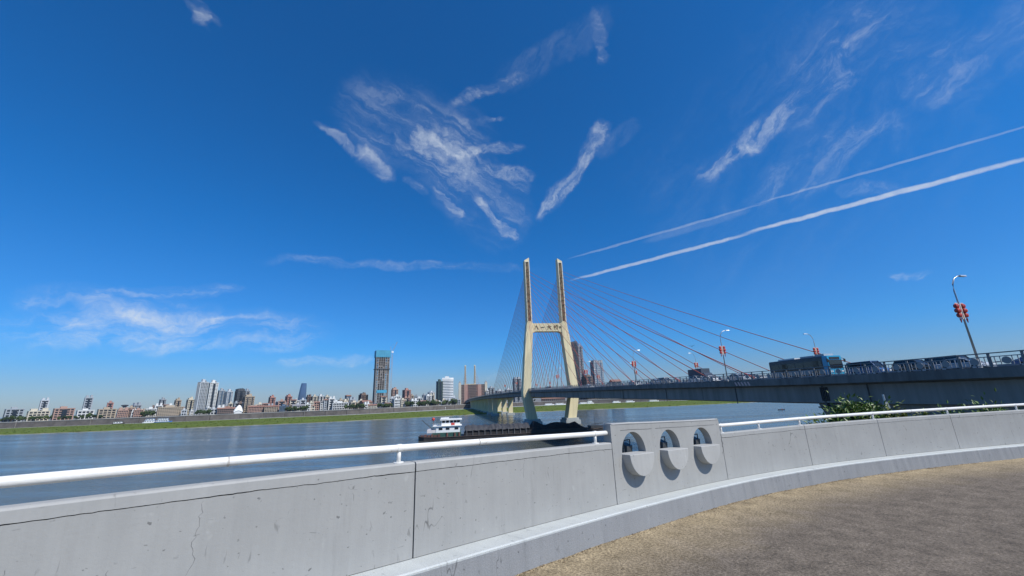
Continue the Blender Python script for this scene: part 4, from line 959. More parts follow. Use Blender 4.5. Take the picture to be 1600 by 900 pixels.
# small fishing boat with a rower
fp = at_z(1221, 640.5, 0); fbz = empty('fishing_boat', fp, R(8)); tag(fbz, 'tiny dark fishing boat alone on the open water right of the bridge tower', 'boat')
b = MB(); b.loft([[(x, -w, z), (x, -w*.6, -.15), (x, w*.6, -.15), (x, w, z)] for x, w, z in ((-3.2, .25, .75), (-2.2, .6, .5), (0, .75, .42), (2.2, .6, .5), (3.2, .2, .8))]); b.build('hull', M_hull, fbz)
b = MB(); b.bb(.6, 1.0, -.55, .55, .3, .42); b.bb(-1.4, -1.0, -.55, .55, .3, .42); b.build('thwart', M_trunk, fbz)
b = MB(); b.bar((-.6, -.7, .8), (-1.6, -2.2, -.05), .06); b.build('oar', M_trunk, fbz)
def figure(name, joints_, edges, radii, m):
    me = bpy.data.meshes.new(name); me.from_pydata(joints_, edges, []); o = link(name, me)
    sk = o.modifiers.new('skin', 'SKIN'); su = o.modifiers.new('sub', 'SUBSURF'); su.levels = 1; su.render_levels = 1
    for v, r_ in zip(me.skin_vertices[0].data, radii): v.radius = (r_, r_)
    me.skin_vertices[0].data[0].use_root = True; me.materials.append(m); return o
pr = figure('person', [(0, 0, .55), (0, 0, .85), (-.03, 0, 1.05), (-.04, 0, 1.17), (-.05, 0, 1.32), (-.28, -.24, .98), (-.55, -.4, .82), (-.28, .24, .98), (-.5, .36, .8), (-.42, -.12, .55), (-.75, -.13, .35), (-.42, .12, .55), (-.75, .13, .35)],
            [(0, 1), (1, 2), (2, 3), (3, 4), (2, 5), (5, 6), (2, 7), (7, 8), (0, 9), (9, 10), (0, 11), (11, 12)], [.17, .18, .16, .07, .12, .07, .05, .07, .05, .1, .07, .1, .07], M_red)
pr.location = fp + Vector((.8, 0, -.02)); pr.rotation_euler.z = R(8); tag(pr, 'person in red sitting in the tiny boat on open water', 'person')

# boats moored along the far banks
def ferry(name, px0, px1, py, Yoff, decks, hullc, roofc, lb, grp):
    pxm = (px0+px1)/2
    Y = gy_at(pxm, Yoff); a = at_y(px0, py, Y); c = at_y(px1, py, Y); Lx = c.x-a.x; X = (a.x+c.x)/2
    r = empty(name, (X, Y, 1.2), R(14)); tag(r, lb, 'boat', grp)
    w = min(7, max(2.5, Lx*.16)); hl = Lx/2
    b = MB(); b.loft([[(x, -w*k/2, z), (x, -w*k*.35, -.4), (x, w*k*.35, -.4), (x, w*k/2, z)] for x, k, z in ((-hl, .7, 1.6), (-hl*.8, 1, 1.3), (hl*.6, 1, 1.4), (hl*.9, .5, 1.9), (hl, .15, 2.3))]); b.build('hull', hullc, r)
    z = 1.3
    for d in range(decks):
        k = .78-.14*d; cb = MB().bb(-hl*k, hl*k*.72, -w*.42, w*.42, z, z+2.1).build('cabin', M_white, r)
        m_ = max(3, int(Lx*k/3.2)); wd = 2*hl*k*.84/m_
        for i in range(m_): MB().bb(-hl*k*.95+i*wd, -hl*k*.95+i*wd+wd*.6, -w*.42-.04, -w*.42+.02, z+.8, z+1.6).build('window', M_dark, cb)
        z += 2.1; MB().bb(-hl*k-.4, hl*k*.72+.5, -w*.48, w*.48, z, z+.3).build('roof', roofc, r); z += .3
    MB().tube([(0, 0, z), (0, 0, z+2)], .1, 6).build('mast', M_steel, r)
def gy_at(px, off):
    Y = 600.0
    for _ in range(30):
        p = at_y(px, 640, Y); Y = gyq(p.x)+off
    return Y
M_bl = mat('boat_blue', (.04, .14, .36), .5, .15, .2)
GB = 'boats moored along the far bank'
ferry('moored_boat', 226, 246, 655.5, -14, 2, M_white, M_bl, 'blue roofed white boat moored at the far left bank, left of two', GB)
ferry('moored_boat', 245, 268, 653.5, -13, 2, M_bl, M_bl, 'blue and white boat moored at the far left bank, right of two', GB)
ferry('moored_boat', 178, 194, 658, -12, 1, M_hull, M_hull, 'low dark boat moored at the far left end of the quay', GB)
for i, (a, c, y_, d, lb) in enumerate(((886, 902, 630, 1, 'white boat moored just right of the right tower foot'), (904, 922, 629, 1, 'white boat moored second right of the right tower foot'), (916, 928, 627, 2, 'white two deck boat behind the white boats under the bridge'),
                                       (956, 970, 627, 1, 'white boat moored under the bridge girder, left of a pair'), (976, 992, 626, 1, 'white boat moored under the bridge girder, right of a pair'), (1012, 1030, 624, 1, 'white boat moored farthest right under the bridge girder'),
                                       (850, 866, 630, 1, 'white boat seen between the tower legs, left one'), (866, 884, 629, 1, 'white boat seen between the tower legs, right one'))):
    ferry('moored_boat', a, c, y_, -16-(i % 3)*6, d, M_white, M_white, lb, GB)
# marker posts on the bank
for px, py, lb in ((989, 630, 'white marker post on the green bank under the bridge'), (318, 652, 'white marker post on the quay foot right of the moored boats'), (468, 648, 'white marker post on the quay foot below the blue tower'), (666, 640.5, 'white marker post on the quay foot left of the bridge end'), (696, 641, 'white marker post on the bank nearest the bridge end')):
    p = at_z(px, py, 1.3); o = empty('marker_post', p); tag(o, lb, 'post', 'marker posts on the far bank')
    MB().tube([(0, 0, -.3), (0, 0, 4.2)], .22, 8).build('post', M_white, o); MB().loft([[(.5*k*math.cos(a), .5*k*math.sin(a), z) for a in (0, 1.57, 3.14, 4.71)] for k, z in ((1, 4.2), (1, 4.8), (.2, 5.3))]).build('top_mark', M_white, o)

# ------------------------------------------------------------------ the city on the far bank
def walls(name, c, var=.1): return mat('facade_'+name, c, .8, var, .06)
F = {'cream': walls('cream', (.56, .51, .41)), 'white': walls('white', (.62, .63, .62)), 'pink': walls('pink', (.42, .22, .18)), 'brown': walls('brown', (.19, .14, .12)), 'grey': walls('grey', (.33, .36, .39)),
     'palegrey': walls('palegrey', (.47, .50, .53)), 'dark': walls('dark', (.09, .10, .115)), 'blue': walls('blue', (.10, .15, .22)), 'tan': walls('tan', (.40, .33, .25)), 'rose': walls('rose', (.40, .26, .21)), 'green': walls('green', (.05, .09, .085))}
brnd = random.Random(21)
ORD_ = ['first', 'second', 'third', 'fourth', 'fifth', 'sixth', 'seventh', 'eighth', 'ninth', 'tenth', 'eleventh', 'twelfth']
def place(pl_, pr_, ptop, off):
    pm_ = (pl_+pr_)/2; Y = gy_at(pm_, off); a = at_y(pl_, 630, Y); c = at_y(pr_, 630, Y); t = at_y(pm_, ptop, Y)
    th = math.atan2((a.x+c.x)/2, Y); app = (c.x-a.x)*math.cos(th)
    return Vector(((a.x+c.x)/2, Y, QT)), th, app, t.z-QT
def building(name, label, pl_, pr_, ptop, off, wall, floors=None, cols=None, kd=.6, yaw=.22, roof='flat', glaz=None, style='grid', cat='building', bandk=.36, group=None, wings=0, pierw=.24):
    loc_, th, app, h = place(pl_, pr_, ptop, off); h = max(h, 5)
    if yaw >= .2: yaw = brnd.uniform(.38, .62); kd = max(kd, .7)
    if roof == 'flat' and brnd.random() < .3: roof = 'twin'
    w = app/(math.cos(yaw)+kd*abs(math.sin(yaw))); d = w*kd
    loc_.y += d*.5
    r = empty(name, loc_, -th+yaw); tag(r, label, cat, group)
    floors = floors or max(2, round(h/3.4)); cols = cols or max(2, round(w/4.2)); cd_ = max(2, round(d/4.6)); fh = h/floors
    glaz = glaz or M_dark
    b = MB(); b.bb(-w/2+.5, w/2-.5, -d/2+.5, d/2-.5, 0, h-.3); b.build('glazing', glaz, r)
    b = MB(); e = .0
    bh = fh*bandk
    for f_ in range(floors+1):
        zc = f_*fh; b.bb(-w/2, w/2, -d/2, d/2, max(0, zc-bh/2), min(h, zc+bh/2) if f_ < floors else h)
    tag(b.build('floor_band', wall, r, recalc=False), kind='stuff')
    if style in ('grid', 'fins'):
        b = MB(); pw = w/cols*pierw; dw = d/cd_*pierw; pr_out = .12 if style == 'grid' else .7
        for i in range(cols+1):
            x = -w/2+pw/2+(w-pw)*i/cols
            for sg in (-1, 1): b.bb(x-pw/2, x+pw/2, sg*d/2-(pr_out if sg < 0 else .6), sg*d/2+(pr_out if sg > 0 else .6), 0, h+.15)
        for i in range(cd_+1):
            y = -d/2+dw/2+(d-dw)*i/cd_
            for sg in (-1, 1): b.bb(sg*w/2-(pr_out+.03 if sg < 0 else .6), sg*w/2+(pr_out+.03 if sg > 0 else .6), y-dw/2, y+dw/2, 0, h+.1)
        tag(b.build('wall_pier', wall, r, recalc=False), kind='stuff')
    if roof == 'flat':
        b = MB(); b.bb(-w/2-.3, w/2+.3, -d/2-.3, d/2+.3, h, h+1.0); b.build('parapet', wall, r)
        ph = min(6, 1.8+h*.05); MB().bb(-w*.22, w*.12, -d*.2, d*.25, h+1, h+1+ph).build('plant_room', wall, r)
        if h > 20: MB().bb(w*.18, w*.32, -d*.15, d*.15, h+1, h+1+ph*.55).build('roof_tank', M_roofg, r)
    elif roof == 'pitch':
        b = MB(); b.prism_x([(-d/2-.6, h), (0, h+d*.32), (d/2+.6, h)], -w/2-.6, w/2+.6); b.build('roof', M_roofr if wall is not F['white'] else M_roofg, r)
    elif roof == 'crown':
        b = MB()
        for x in (-w*.38, -w*.12, w*.14, w*.38): b.bb(x-w*.09, x+w*.09, -d/2-.2, d/2+.2, h, h+brnd.uniform(3, 5.5))
        b.build('roof_crown', wall, r)
    elif roof == 'step':
        b = MB(); b.bb(-w/2-.2, w/2+.2, -d/2-.2, d/2+.2, h, h+.8); b.bb(-w*.40, w*.22, -d*.36, d*.36, h+.8, h+3.2); b.bb(-w*.05, w*.2, -d*.2, d*.2, h+3.2, h+4.8); b.build('stepped_roof', wall, r)
    elif roof == 'twin':
        b = MB(); b.bb(-w/2-.2, w/2+.2, -d/2-.2, d/2+.2, h, h+.9); b.bb(-w*.42, -w*.1, -d*.3, d*.3, h+.9, h+4); b.bb(w*.12, w*.40, -d*.3, d*.3, h+.9, h+4.6); b.build('roof_blocks', wall, r)
    if h > 14 and style == 'grid':
        b = MB(); nr = max(1, cols//3)  # dark glazing bands proud of the wall, their colour standing in for shaded recesses
        for i in range(nr):
            x = -w/2+w*(i+.5)/nr; b.bb(x-w/nr*.13, x+w/nr*.13, -d/2-.22, -d/2+.5, fh, h-.6)
        for i in range(2):
            y = -d/2+d*(i+.5)/2; b.bb(-w/2-.25, -w/2+.5, y-d*.09, y+d*.09, fh, h-.6)
        b.build('recess_shade_band', glaz, r)
    for i in range(wings):
        sg = (-1, 1)[i % 2]; MB().bb(sg*w*.5-w*.12, sg*w*.5+w*.12, -d*.62, d*.3, 0, h*.5).build('wing', wall, r)
    if h > 14 and style == 'grid':
        MB().bb(-w*.08, w*.08, -d/2-2.0, -d/2-.05, 3.2, 3.6).build('entrance_canopy', M_roofg, r)
    return r
# left part of the quay: low fronts and mid rise behind
B = building
B('quay_house', 'pinkish low building with pale roof band at the far left end of the quay', 183, 201, 641.5, 14, F['rose'], 4, 6, .5, .15)
B('quay_house', 'pinkish low building with pale top left of the trees and moored boats', 209, 224, 641, 14, F['rose'], 4, 5, .5, .15)
B('quay_house', 'dark roofed brick building between the two pinkish quay buildings', 200, 211, 640, 22, F['brown'], 3, 4, .6, .2, 'pitch')
B('apartment_block', 'dim low apartment block behind the second pinkish building', 203, 219, 633.5, 60, F['grey'], 6, 6, .5, .2)
B('quay_house', 'white low building left of the long brown hotel', 226, 244, 639.5, 20, F['white'], 4, 6, .5, .15)
B('hotel', 'long brown hotel with cream upper floors left of the white twin towers', 243, 284, 637, 12, F['tan'], 6, 12, .35, .1, 'flat', None, 'grid', 'hotel', .5)
B('office_block', 'brownish office block rising behind the hotel, left one', 246, 257, 625, 70, F['grey'], 8, 4, .6, .2)
B('office_block', 'small tower with dark top rising behind the hotel, right one', 270, 281, 626, 70, F['tan'], 8, 4, .6, .2, 'step')
B('apartment_block', 'cream apartment block touching the left white tower', 288, 301, 625, 22, F['cream'], 9, 4, .8, .25, 'step')
B('apartment_tower', 'tall pale tower with dark window recesses, left of the twin white towers', 301, 318, 598, 24, F['palegrey'], 22, 5, .6, .3, 'flat', None, 'fins', 'tower', .3)
B('apartment_tower', 'tall pale tower with balconies, right of the twin white towers', 317, 334, 599, 30, F['white'], 22, 5, .6, .3, 'flat', None, 'grid', 'tower', .5)
B('apartment_block', 'cream slab peeking out right of the twin white towers', 330, 337, 615, 50, F['cream'], 12, 3, .8, .2)
B('apartment_tower', 'grey blue slab tower right of the twin towers, left of a pair', 336, 347, 611, 36, F['grey'], 16, 4, .7, .25, 'flat', M_dark2)
B('apartment_tower', 'pale grey slab tower right of the twin towers, right of a pair', 347, 360, 612.5, 36, F['palegrey'], 16, 4, .7, .25, 'flat', M_dark2)
B('office_block', 'dark office block with crown like roof in the left city', 362, 378, 611, 44, F['dark'], 14, 5, .7, .28, 'crown')
B('office_block', 'grey office block right behind the dark crowned block', 377, 387, 611.5, 60, F['grey'], 14, 4, .7, .25)
B('office_block', 'lower grey office block with cream right end', 375, 394, 620, 30, F['tan'], 9, 6, .6, .25, 'step')
B('quay_house', 'low brown row house left of the white curved hall', 338, 366, 639, 14, F['brown'], 3, 9, .35, .12, 'pitch')
B('quay_house', 'long low brown terrace right of the white curved hall', 386, 412, 636, 14, F['rose'], 4, 10, .35, .1, 'pitch')
B('quay_house', 'low brown terrace continuing towards the blue clad building', 412, 434, 635.5, 14, F['tan'], 4, 8, .35, .1, 'pitch')
B('quay_house', 'low dark blue clad building left of the waterfront trees', 436, 450, 635, 14, F['blue'], 4, 6, .4, .1)
B('apartment_block', 'pink apartment block, left of two pink blocks', 417, 428, 621.5, 60, F['pink'], 8, 4, .8, .25, 'step')
B('apartment_block', 'pink apartment block, right of two pink blocks', 443, 454, 620, 60, F['pink'], 8, 4, .8, .25, 'step')
B('low_block', 'white low rooftops between the two pink blocks', 428, 445, 629.5, 40, F['white'], 4, 5, .5, .2, 'pitch')
B('low_block', 'white low block left of the blue curved tower', 455, 466, 626.5, 40, F['white'], 5, 4, .5, .2)
B('apartment_block', 'brown apartment block right beside the blue curved tower', 476, 485, 620.5, 60, F['brown'], 9, 3, .8, .2)
B('apartment_block', 'cream apartment block in a group of three, left one', 485, 494, 620, 60, F['cream'], 9, 4, .7, .2)
B('apartment_block', 'white apartment block in a group of three, middle one', 494, 504, 619.5, 66, F['white'], 9, 4, .7, .2)
B('apartment_block', 'white apartment block in a group of three, right one', 504, 514, 620.5, 58, F['cream'], 9, 4, .7, .25)
B('low_block', 'small cream block on the quay below the blue curved tower', 480, 489, 629.5, 20, F['cream'], 4, 3, .8, .2)
B('low_block', 'pale low row right of the blue tower behind the trees', 455, 480, 634, 18, F['white'], 3, 9, .35, .1, 'pitch')
B('pavilion', 'white flat roofed pavilion with open columns on the quay', 517, 542, 630, 26, F['white'], 3, 9, .5, .1, 'flat', None, 'fins', 'pavilion', .25)
B('apartment_block', 'small block with sloping blue roof behind the pavilion', 537, 547, 619, 70, F['grey'], 8, 4, .8, .25, 'pitch', M_dark2)
B('apartment_block', 'brown stepped apartment block left of the unfinished tower', 558, 573, 617.5, 60, F['brown'], 8, 6, .7, .25, 'step')
B('low_block', 'pale low houses right of the pavilion', 543, 560, 629, 30, F['cream'], 4, 6, .5, .2)
B('low_block', 'dark low houses at the left foot of the unfinished tower', 559, 580, 629, 24, F['tan'], 4, 7, .5, .2, 'pitch')
B('gatehouse', 'cream gatehouse with dark eaves standing on the quay wall', 574, 588, 638, 2, F['cream'], 2, 5, .5, .1, 'pitch')
B('apartment_block', 'pinkish brown tower block right of the unfinished tower', 609.5, 620.5, 609, 40, F['rose'], 11, 4, .7, .3, 'step')
B('apartment_block', 'pink and white tower block second right of the unfinished tower', 627, 640.5, 610, 40, F['pink'], 11, 5, .7, .3, 'flat')
B('low_block', 'white low block between the two pinkish tower blocks', 612, 624, 624.5, 18, F['white'], 3, 4, .5, .2)
B('low_block', 'beige low block right of the pink and white tower block', 640, 646, 618.5, 40, F['tan'], 7, 3, .8, .2)
B('low_block', 'beige low block at the foot of the pink and white tower block', 622, 634, 625, 20, F['cream'], 4, 4, .5, .2)
B('distant_block', 'tiny distant grey block left of the dark office tower, first', 647, 652, 619.5, 300, F['grey'], 10, 3, .8, .2)
B('distant_block', 'tiny distant grey block left of the dark office tower, second', 659, 665, 617.5, 300, F['grey'], 11, 3, .8, .2)
B('distant_block', 'distant bluish glass block left of the dark office tower', 667, 679, 613.5, 260, F['palegrey'], 13, 5, .7, .2, 'flat', M_dark2)
B('office_tower', 'dark green glass office tower left of the white curved one', 680.5, 691, 596.5, 40, F['green'], 18, 5, .8, .3, 'flat', None, 'grid', 'tower', .3)
B('distant_block', 'pale distant block right of the brown tower block', 759, 764, 610.5, 120, F['white'], 6, 3, .8, .2)
B('distant_block', 'grey distant block beside the far bridge tower, right', 763, 773, 606.5, 140, F['grey'], 9, 4, .7, .2)
B('apartment_tower', 'grey apartment tower just left of the near bridge tower', 802, 816, 592, 60, F['grey'], 16, 5, .7, .25)
for a, c, y_, lb in ((774, 788, 611, 'low pale block left of the cables behind the bridge'), (789, 801, 609, 'low grey block among the left cables behind the bridge')):
    B('distant_block', lb, a, c, y_, 120, F['palegrey'], 6, 4, .6, .2)
# right part, behind the bridge
B('office_tower', 'tall dark tower right of the near bridge tower behind the cables', 896, 910, 536, 60, F['dark'], 34, 5, .8, .2, 'crown', None, 'fins', 'tower', .25)
B('office_tower', 'tall grey slab against the right side of the dark tower', 908, 917.5, 541, 80, F['grey'], 33, 3, .8, .25, 'flat', None, 'grid', 'tower', .4)
B('office_tower', 'shorter grey tower with pale roof frame among the cables', 928, 949, 566, 60, F['grey'], 20, 6, .7, .35, 'crown', M_dark2, 'grid', 'tower', .55)
B('apartment_block', 'low dark red block between the two towers behind the cables', 915, 930, 588, 50, F['brown'], 9, 5, .6, .25, 'step')
B('low_block', 'dark low building with a white gable right of the grey tower', 956, 976, 596, 50, F['dark'], 6, 6, .6, .3, 'pitch')
B('quay_house', 'low pale sheds under the bridge right of the tower', 930, 952, 622.5, 8, F['tan'], 2, 8, .3, .1, 'pitch')
B('quay_house', 'low pale sheds under the bridge between the boats', 995, 1040, 620.5, 10, F['white'], 2, 14, .2, .1, 'pitch')
B('quay_house', 'low dark sheds seen between the tower legs', 846, 884, 624, 8, F['brown'], 2, 12, .3, .1, 'pitch')
# left of the photograph's edge the same low city goes on
for a, c, y_, k, lb in ((150, 180, 640, 'tan', 'long tan quay building beyond the far left end'), (118, 146, 642, 'white', 'white quay building second beyond the far left end'), (80, 114, 639, 'rose', 'rosy quay building third beyond the far left end'), (40, 76, 643, 'cream', 'cream quay building near the left picture edge'), (5, 36, 640, 'grey', 'grey quay building at the left picture edge'),
                       (128, 142, 622, 'grey', 'grey mid rise behind the white quay building at far left'), (60, 74, 626, 'palegrey', 'pale mid rise behind the rosy quay building'), (166, 176, 630, 'pink', 'pink mid rise behind the tan quay building')):
    B('quay_house' if y_ > 635 else 'apartment_block', lb, a, c, y_, 16 if y_ > 635 else 70, F[k], None, None, .5, .15)

lrnd = random.Random(77); k_ = 0; x_ = 184.0; cnt = {}
while x_ < 716:
    wd = lrnd.uniform(6, 13); yb = 652-(x_-182)*.0362; far = lrnd.random() < .5
    if not (572 < x_ < 590) :
        wc = lrnd.choice(['white', 'cream', 'cream', 'tan', 'white', 'rose', 'palegrey', 'brown', 'grey']); sec = 'left of the twin towers' if x_ < 290 else 'below the twin towers' if x_ < 400 else 'below the blue tower' if x_ < 515 else 'around the unfinished tower' if x_ < 640 else 'left of the bridge end'
        cnt[(wc, sec)] = cnt.get((wc, sec), 0)+1
        col_ = {'palegrey': 'pale grey', 'rose': 'rosy'}.get(wc, wc)
        B('low_house', 'small '+col_+' low house, '+ORD_[cnt[(wc, sec)]-1]+' '+col_+' from the left '+sec, x_, x_+wd, yb-lrnd.uniform(11, 17) if far else yb-lrnd.uniform(5, 9.5), 34 if far else lrnd.uniform(13, 22), F[wc], None, None, .5, lrnd.choice((.05, .12, .3)), lrnd.choice(['flat', 'flat', 'pitch']), None, 'grid', 'house', .36, 'low houses behind the quay')
    x_ += wd*lrnd.uniform(.6, .9)
# water tower with a dish top
lc, th, app, h = place(193, 199, 633, 40); o = empty('water_tower', lc); tag(o, 'cream water tower with dark dish shaped top at far left', 'water tower')
MB().loft([[(k*math.cos(a*math.pi/8), k*math.sin(a*math.pi/8), z) for a in range(16)] for k, z in ((2.2, 0), (1.6, h*.75), (2.0, h*.86))]).build('shaft', F['cream'], o, smooth=True)
MB().loft([[(k*math.cos(a*math.pi/8), k*math.sin(a*math.pi/8), z) for a in range(16)] for k, z in ((2.0, h*.86), (4.4, h*.97), (4.5, h), (1, h+.8))]).build('tank', F['dark'], o)
# white curved hall
lc, th, app, h = place(367, 381, 633, 16); o = empty('curved_hall', lc, -th); tag(o, 'white sail shaped hall on the quay in the left city', 'building')
rg = []
for i in range(9):
    t = i/8; rg.append([(-app/2+app*t, -5+10*j/8, .2+(2.5+(h-2.5)*math.sin(math.pi*(.15+.8*t)**1.3))*math.sin(math.pi*(.06+.88*j/8))**.6) for j in range(9)])
b = MB(); b.loft(rg, cap=False, closed=False); b.build('shell_roof', M_white, o, smooth=True)
MB().bb(-app/2+.6, app/2-.6, -4.2, 4.2, 0, h*.45).build('hall_body', F['white'], o)
# blue curved tower
lc, th, app, h = place(464.5, 477, 599, 260); o = empty('glass_tower', lc, -th); tag(o, 'blue glass tower with curved tapering top in the left city', 'tower')
rg = []; K = 24
for i in range(K+1):
    t = i/K; k = 1-.34*max(0, (t-.35)/.65)**1.8; sh = app*.10*max(0, (t-.3)/.7)**1.5
    rg.append([(sh+app/2*k*math.copysign(abs(math.cos(a*math.pi/10))**.8, math.cos(a*math.pi/10)), app*.4*k*math.copysign(abs(math.sin(a*math.pi/10))**.8, math.sin(a*math.pi/10)), h*t) for a in range(20)])
MB().loft(rg).build('glazing', mat('blue_glass', (.05, .10, .20), .18, .25, .05, spec=.7), o)
b = MB()
for i in range(1, K):
    b.loft([[(x*1.006, y*1.006, z+dz) for x, y, z in rg[i]] for dz in (-.4, .4)])
tag(b.build('floor_band', F['blue'], o), kind='stuff')
# white round office tower
lc, th, app, h = place(690.5, 708.5, 590.5, 44); o = empty('round_office_tower', lc, -th); tag(o, 'white banded office tower with rounded end left of the far bridge tower', 'tower')
w = app/2; pl_ = [(-w, -w*.6), (w*.2, -w*.6)] + [(w*.2+w*.8*math.sin(a*math.pi/10), -w*.6*math.cos(a*math.pi/10)) for a in range(1, 10)] + [(w*.2, w*.6), (-w, w*.6)]
MB().prism_z([(x*.97, y*.97) for x, y in pl_], 0, h-1).build('glazing', M_dark2, o)
b = MB(); nf = 17
for i in range(nf): b.prism_z(pl_, h*i/nf, h*i/nf+h/nf*.5)
tag(b.build('floor_band', M_white, o), kind='stuff')
MB().prism_z([(x*1.01, y*1.01) for x, y in pl_], h-4, h).build('white_crown', M_white, o)
MB().bb(-w*.5, w*.2, -w*.3, w*.3, h, h+3).build('plant_room', F['white'], o)
# big brown block with corner towers behind the far bridge tower
lc, th, app, h = place(718, 759, 601, 150); o = empty('brown_complex', lc, -th+.1); tag(o, 'broad brown block with corner turrets behind the far bridge tower', 'building')
w = app/2; d = 22
MB().bb(-w+.6, w-.6, -d/2+.6, d/2-.6, 0, h-.5).build('glazing', M_dark, o)
b = MB()
for i in range(13): b.bb(-w, w, -d/2, d/2, h*i/12-.6 if i else 0, h*i/12+.8 if i < 12 else h)
for i in range(25): x = -w+.7+(2*w-1.4)*i/24; b.bb(x-.6, x+.6, -d/2-.2, d/2+.2, 0, h+.2)
tag(b.build('facade', F['brown'], o), kind='stuff')
for sx_ in (-w, w):
    t_ = MB(); t_.bb(sx_-3, sx_+3, -d/2-2, -d/2+4, 0, h+4); t_ = t_.build('turret', F['cream'], o)
    MB().loft([[(sx_+x, -d/2+1+y, z) for x, y in ((-k, -k), (k, -k), (k, k), (-k, k))] for k, z in ((3, h+4), (.2, h+9))]).build('turret_roof', M_roofg, t_)
for x in (-w*.55, w*.5): MB().bb(x-4, x+4, -d/2-.8, -d/2+1, 0, h).build('red_bay', F['rose'], o)
# unfinished concrete tower with blue safety screen and tower crane
lc, th, app, h = place(581, 606.5, 548.5, 48); app *= .92; o = empty('unfinished_tower', lc, -th+.18); tag(o, 'tall unfinished concrete tower topped by a blue safety screen', 'tower')
w = app/2*.92; d = w*1.5; nf = 30; hs_ = h*.89
M_conc = mat('raw_concrete', (.27, .25, .24), .9, .2, .1); M_net = mat('blue_net', (.06, .30, .46), .8, .15, .12)
MB().bb(-w*.45, w*.45, -d*.2, d*.2, 0, h*.97).build('lift_core', mat('core_dark', (.04, .037, .036), .9, .2, .1), o)
for i in range(nf+1):
    z = hs_*i/nf; k = 1.0+.10*max(0, 1-i/8)
    MB().bb(-w*k, w*k, -d/2*k, d/2*k, z-.28, z+.28).build('floor_slab', M_conc, o)
for i in range(7):
    x = -w*.96+2*w*.96*i/6
    for y in (-d/2*.97, d/2*.97): MB().bb(x-.55, x+.55, y-.55, y+.55, 0, hs_).build('column', M_conc, o)
for y in (-d/6, d/6):
    for x in (-w*.96, w*.96): MB().bb(x-.55, x+.55, y-.55, y+.55, 0, hs_).build('column', M_conc, o)
b = MB(); nw = brnd
for i in range(2, nf):
    for j in range(6):
        if brnd.random() < .22:
            x = -w*.96+2*w*.96*j/6; z = hs_*i/nf; b.bb(x+.8, x+2*w*.96/6-.8, -d/2*.9, -d/2*.88, z+.3, z+hs_/nf*.6)
tag(b.build('infill_wall', mat('infill_block', (.30, .27, .25), .9, .2, .1), o), kind='stuff')
b = MB()
for sg in (-1, 1): b.bb(sg*w*1.08-.2, sg*w*1.08+.2, -d/2*1.08, d/2*1.08, hs_-1, h); b.bb(-w*1.08, w*1.08, sg*d/2*1.08-.2, sg*d/2*1.08+.2, hs_-1, h)
b.build('safety_screen', M_net, o)
b = MB()
for i in range(9):
    x = -w*1.08+2*w*1.08*i/8; b.bb(x-.25, x+.25, -d/2*1.08-.5, -d/2*1.08-.15, hs_-2.5, h+.8)
b.build('screen_rail', mat('screen_rail_blue', (.10, .36, .52), .7, .1, .3), o)
MB().bb(-w*.75, w*.75, -d/2*1.1, -d/2*1.04, h*.255, h*.305).build('net_band', M_net, o)
MB().bb(-w*1.12, w*1.12, -d/2*1.12, d/2*1.12, h*.665, h*.678).build('catch_platform', M_steel, o)
b = MB(); b.bb(-w*1.3, w*1.3, -d/2*1.5, d/2, 0, h*.085); b.build('podium', mat('podium_glass', (.06, .075, .12), .3, .3, .1), o)
b = MB()
for i in range(8): x = -w*1.3+2.6*w*i/7; b.bb(x-.3, x+.3, -d/2*1.5-.3, -d/2*1.5+.3, 0, h*.09)
b.build('podium_column', F['palegrey'], o)
cl_, th, _, hc = place(607.5, 609.5, 543, 46); c_ = empty('tower_crane', cl_+Vector((1.0, 0, 0)), -th); tag(c_, 'thin tower crane standing against the unfinished tower', 'crane')
M_cr = mat('crane_tan', (.42, .30, .24), .7, .15, .3)
b = MB(); a_ = 1.0; hm = hc-10
for x in (-a_, a_):
    for y in (-a_, a_): b.bar((x, y, 0), (x, y, hm), .28)
z = 0
while z < hm-4:
    for y in (-a_, a_): b.bar((-a_, y, z), (a_, y, z+4), .18); b.bar((-a_, y, z), (a_, y, z), .18)
    z += 4
b.build('mast', M_cr, c_)
MB().bb(-1.4, 2.2, -1.4, 1.4, hm, hm+3).build('cab', M_white, c_)
b = MB(); b.bar((0, 0, hm+2), (8, -2, hm+20), .5); b.bar((0, 1, hm+2), (8, -2, hm+20), .35); b.bar((-1.5, 0, hm+3), (-4, 0, hm+11), .4); b.bar((-4, 0, hm+11), (8, -2, hm+20), .15); b.build('jib', M_cr, c_)
MB().bb(-6.5, -3, -1, 1, hm+1, hm+3.4).build('counterweight', F['grey'], c_)

# ------------------------------------------------------------------ trees on the far quay
def crown_mesh(name, seed, rx, rz, n, m, leaf):
    g = random.Random(seed); b = MB(); lobes = [(g.uniform(-.55, .55)*rx, g.uniform(-.55, .55)*rx, g.uniform(-.35, .5)*rz, g.uniform(.4, .62)) for _ in range(8)]
    for _ in range(n):
        lx, ly, lz, lr = g.choice(lobes); v = Vector((g.gauss(0, 1), g.gauss(0, 1), g.gauss(0, 1))).normalized()*(g.random()**.4)
        p = Vector((lx+v.x*lr*rx, ly+v.y*lr*rx, lz+v.z*lr*rz)); s_ = leaf*g.uniform(.6, 1.4)
        nn = (v+Vector((g.gauss(0, .5), g.gauss(0, .5), g.gauss(0, .5)+.3))).normalized(); t = nn.orthogonal().normalized(); t = Matrix.Rotation(g.uniform(0, 6.3), 3, nn) @ t; q = nn.cross(t); o = len(b.v)
        b.v += [tuple(p+t*s_), tuple(p+q*s_*.6+nn*s_*.15), tuple(p-t*s_), tuple(p-q*s_*.6+nn*s_*.15)]; b.f.append((o, o+1, o+2, o+3))
    return b.mesh(name, m, recalc=False)
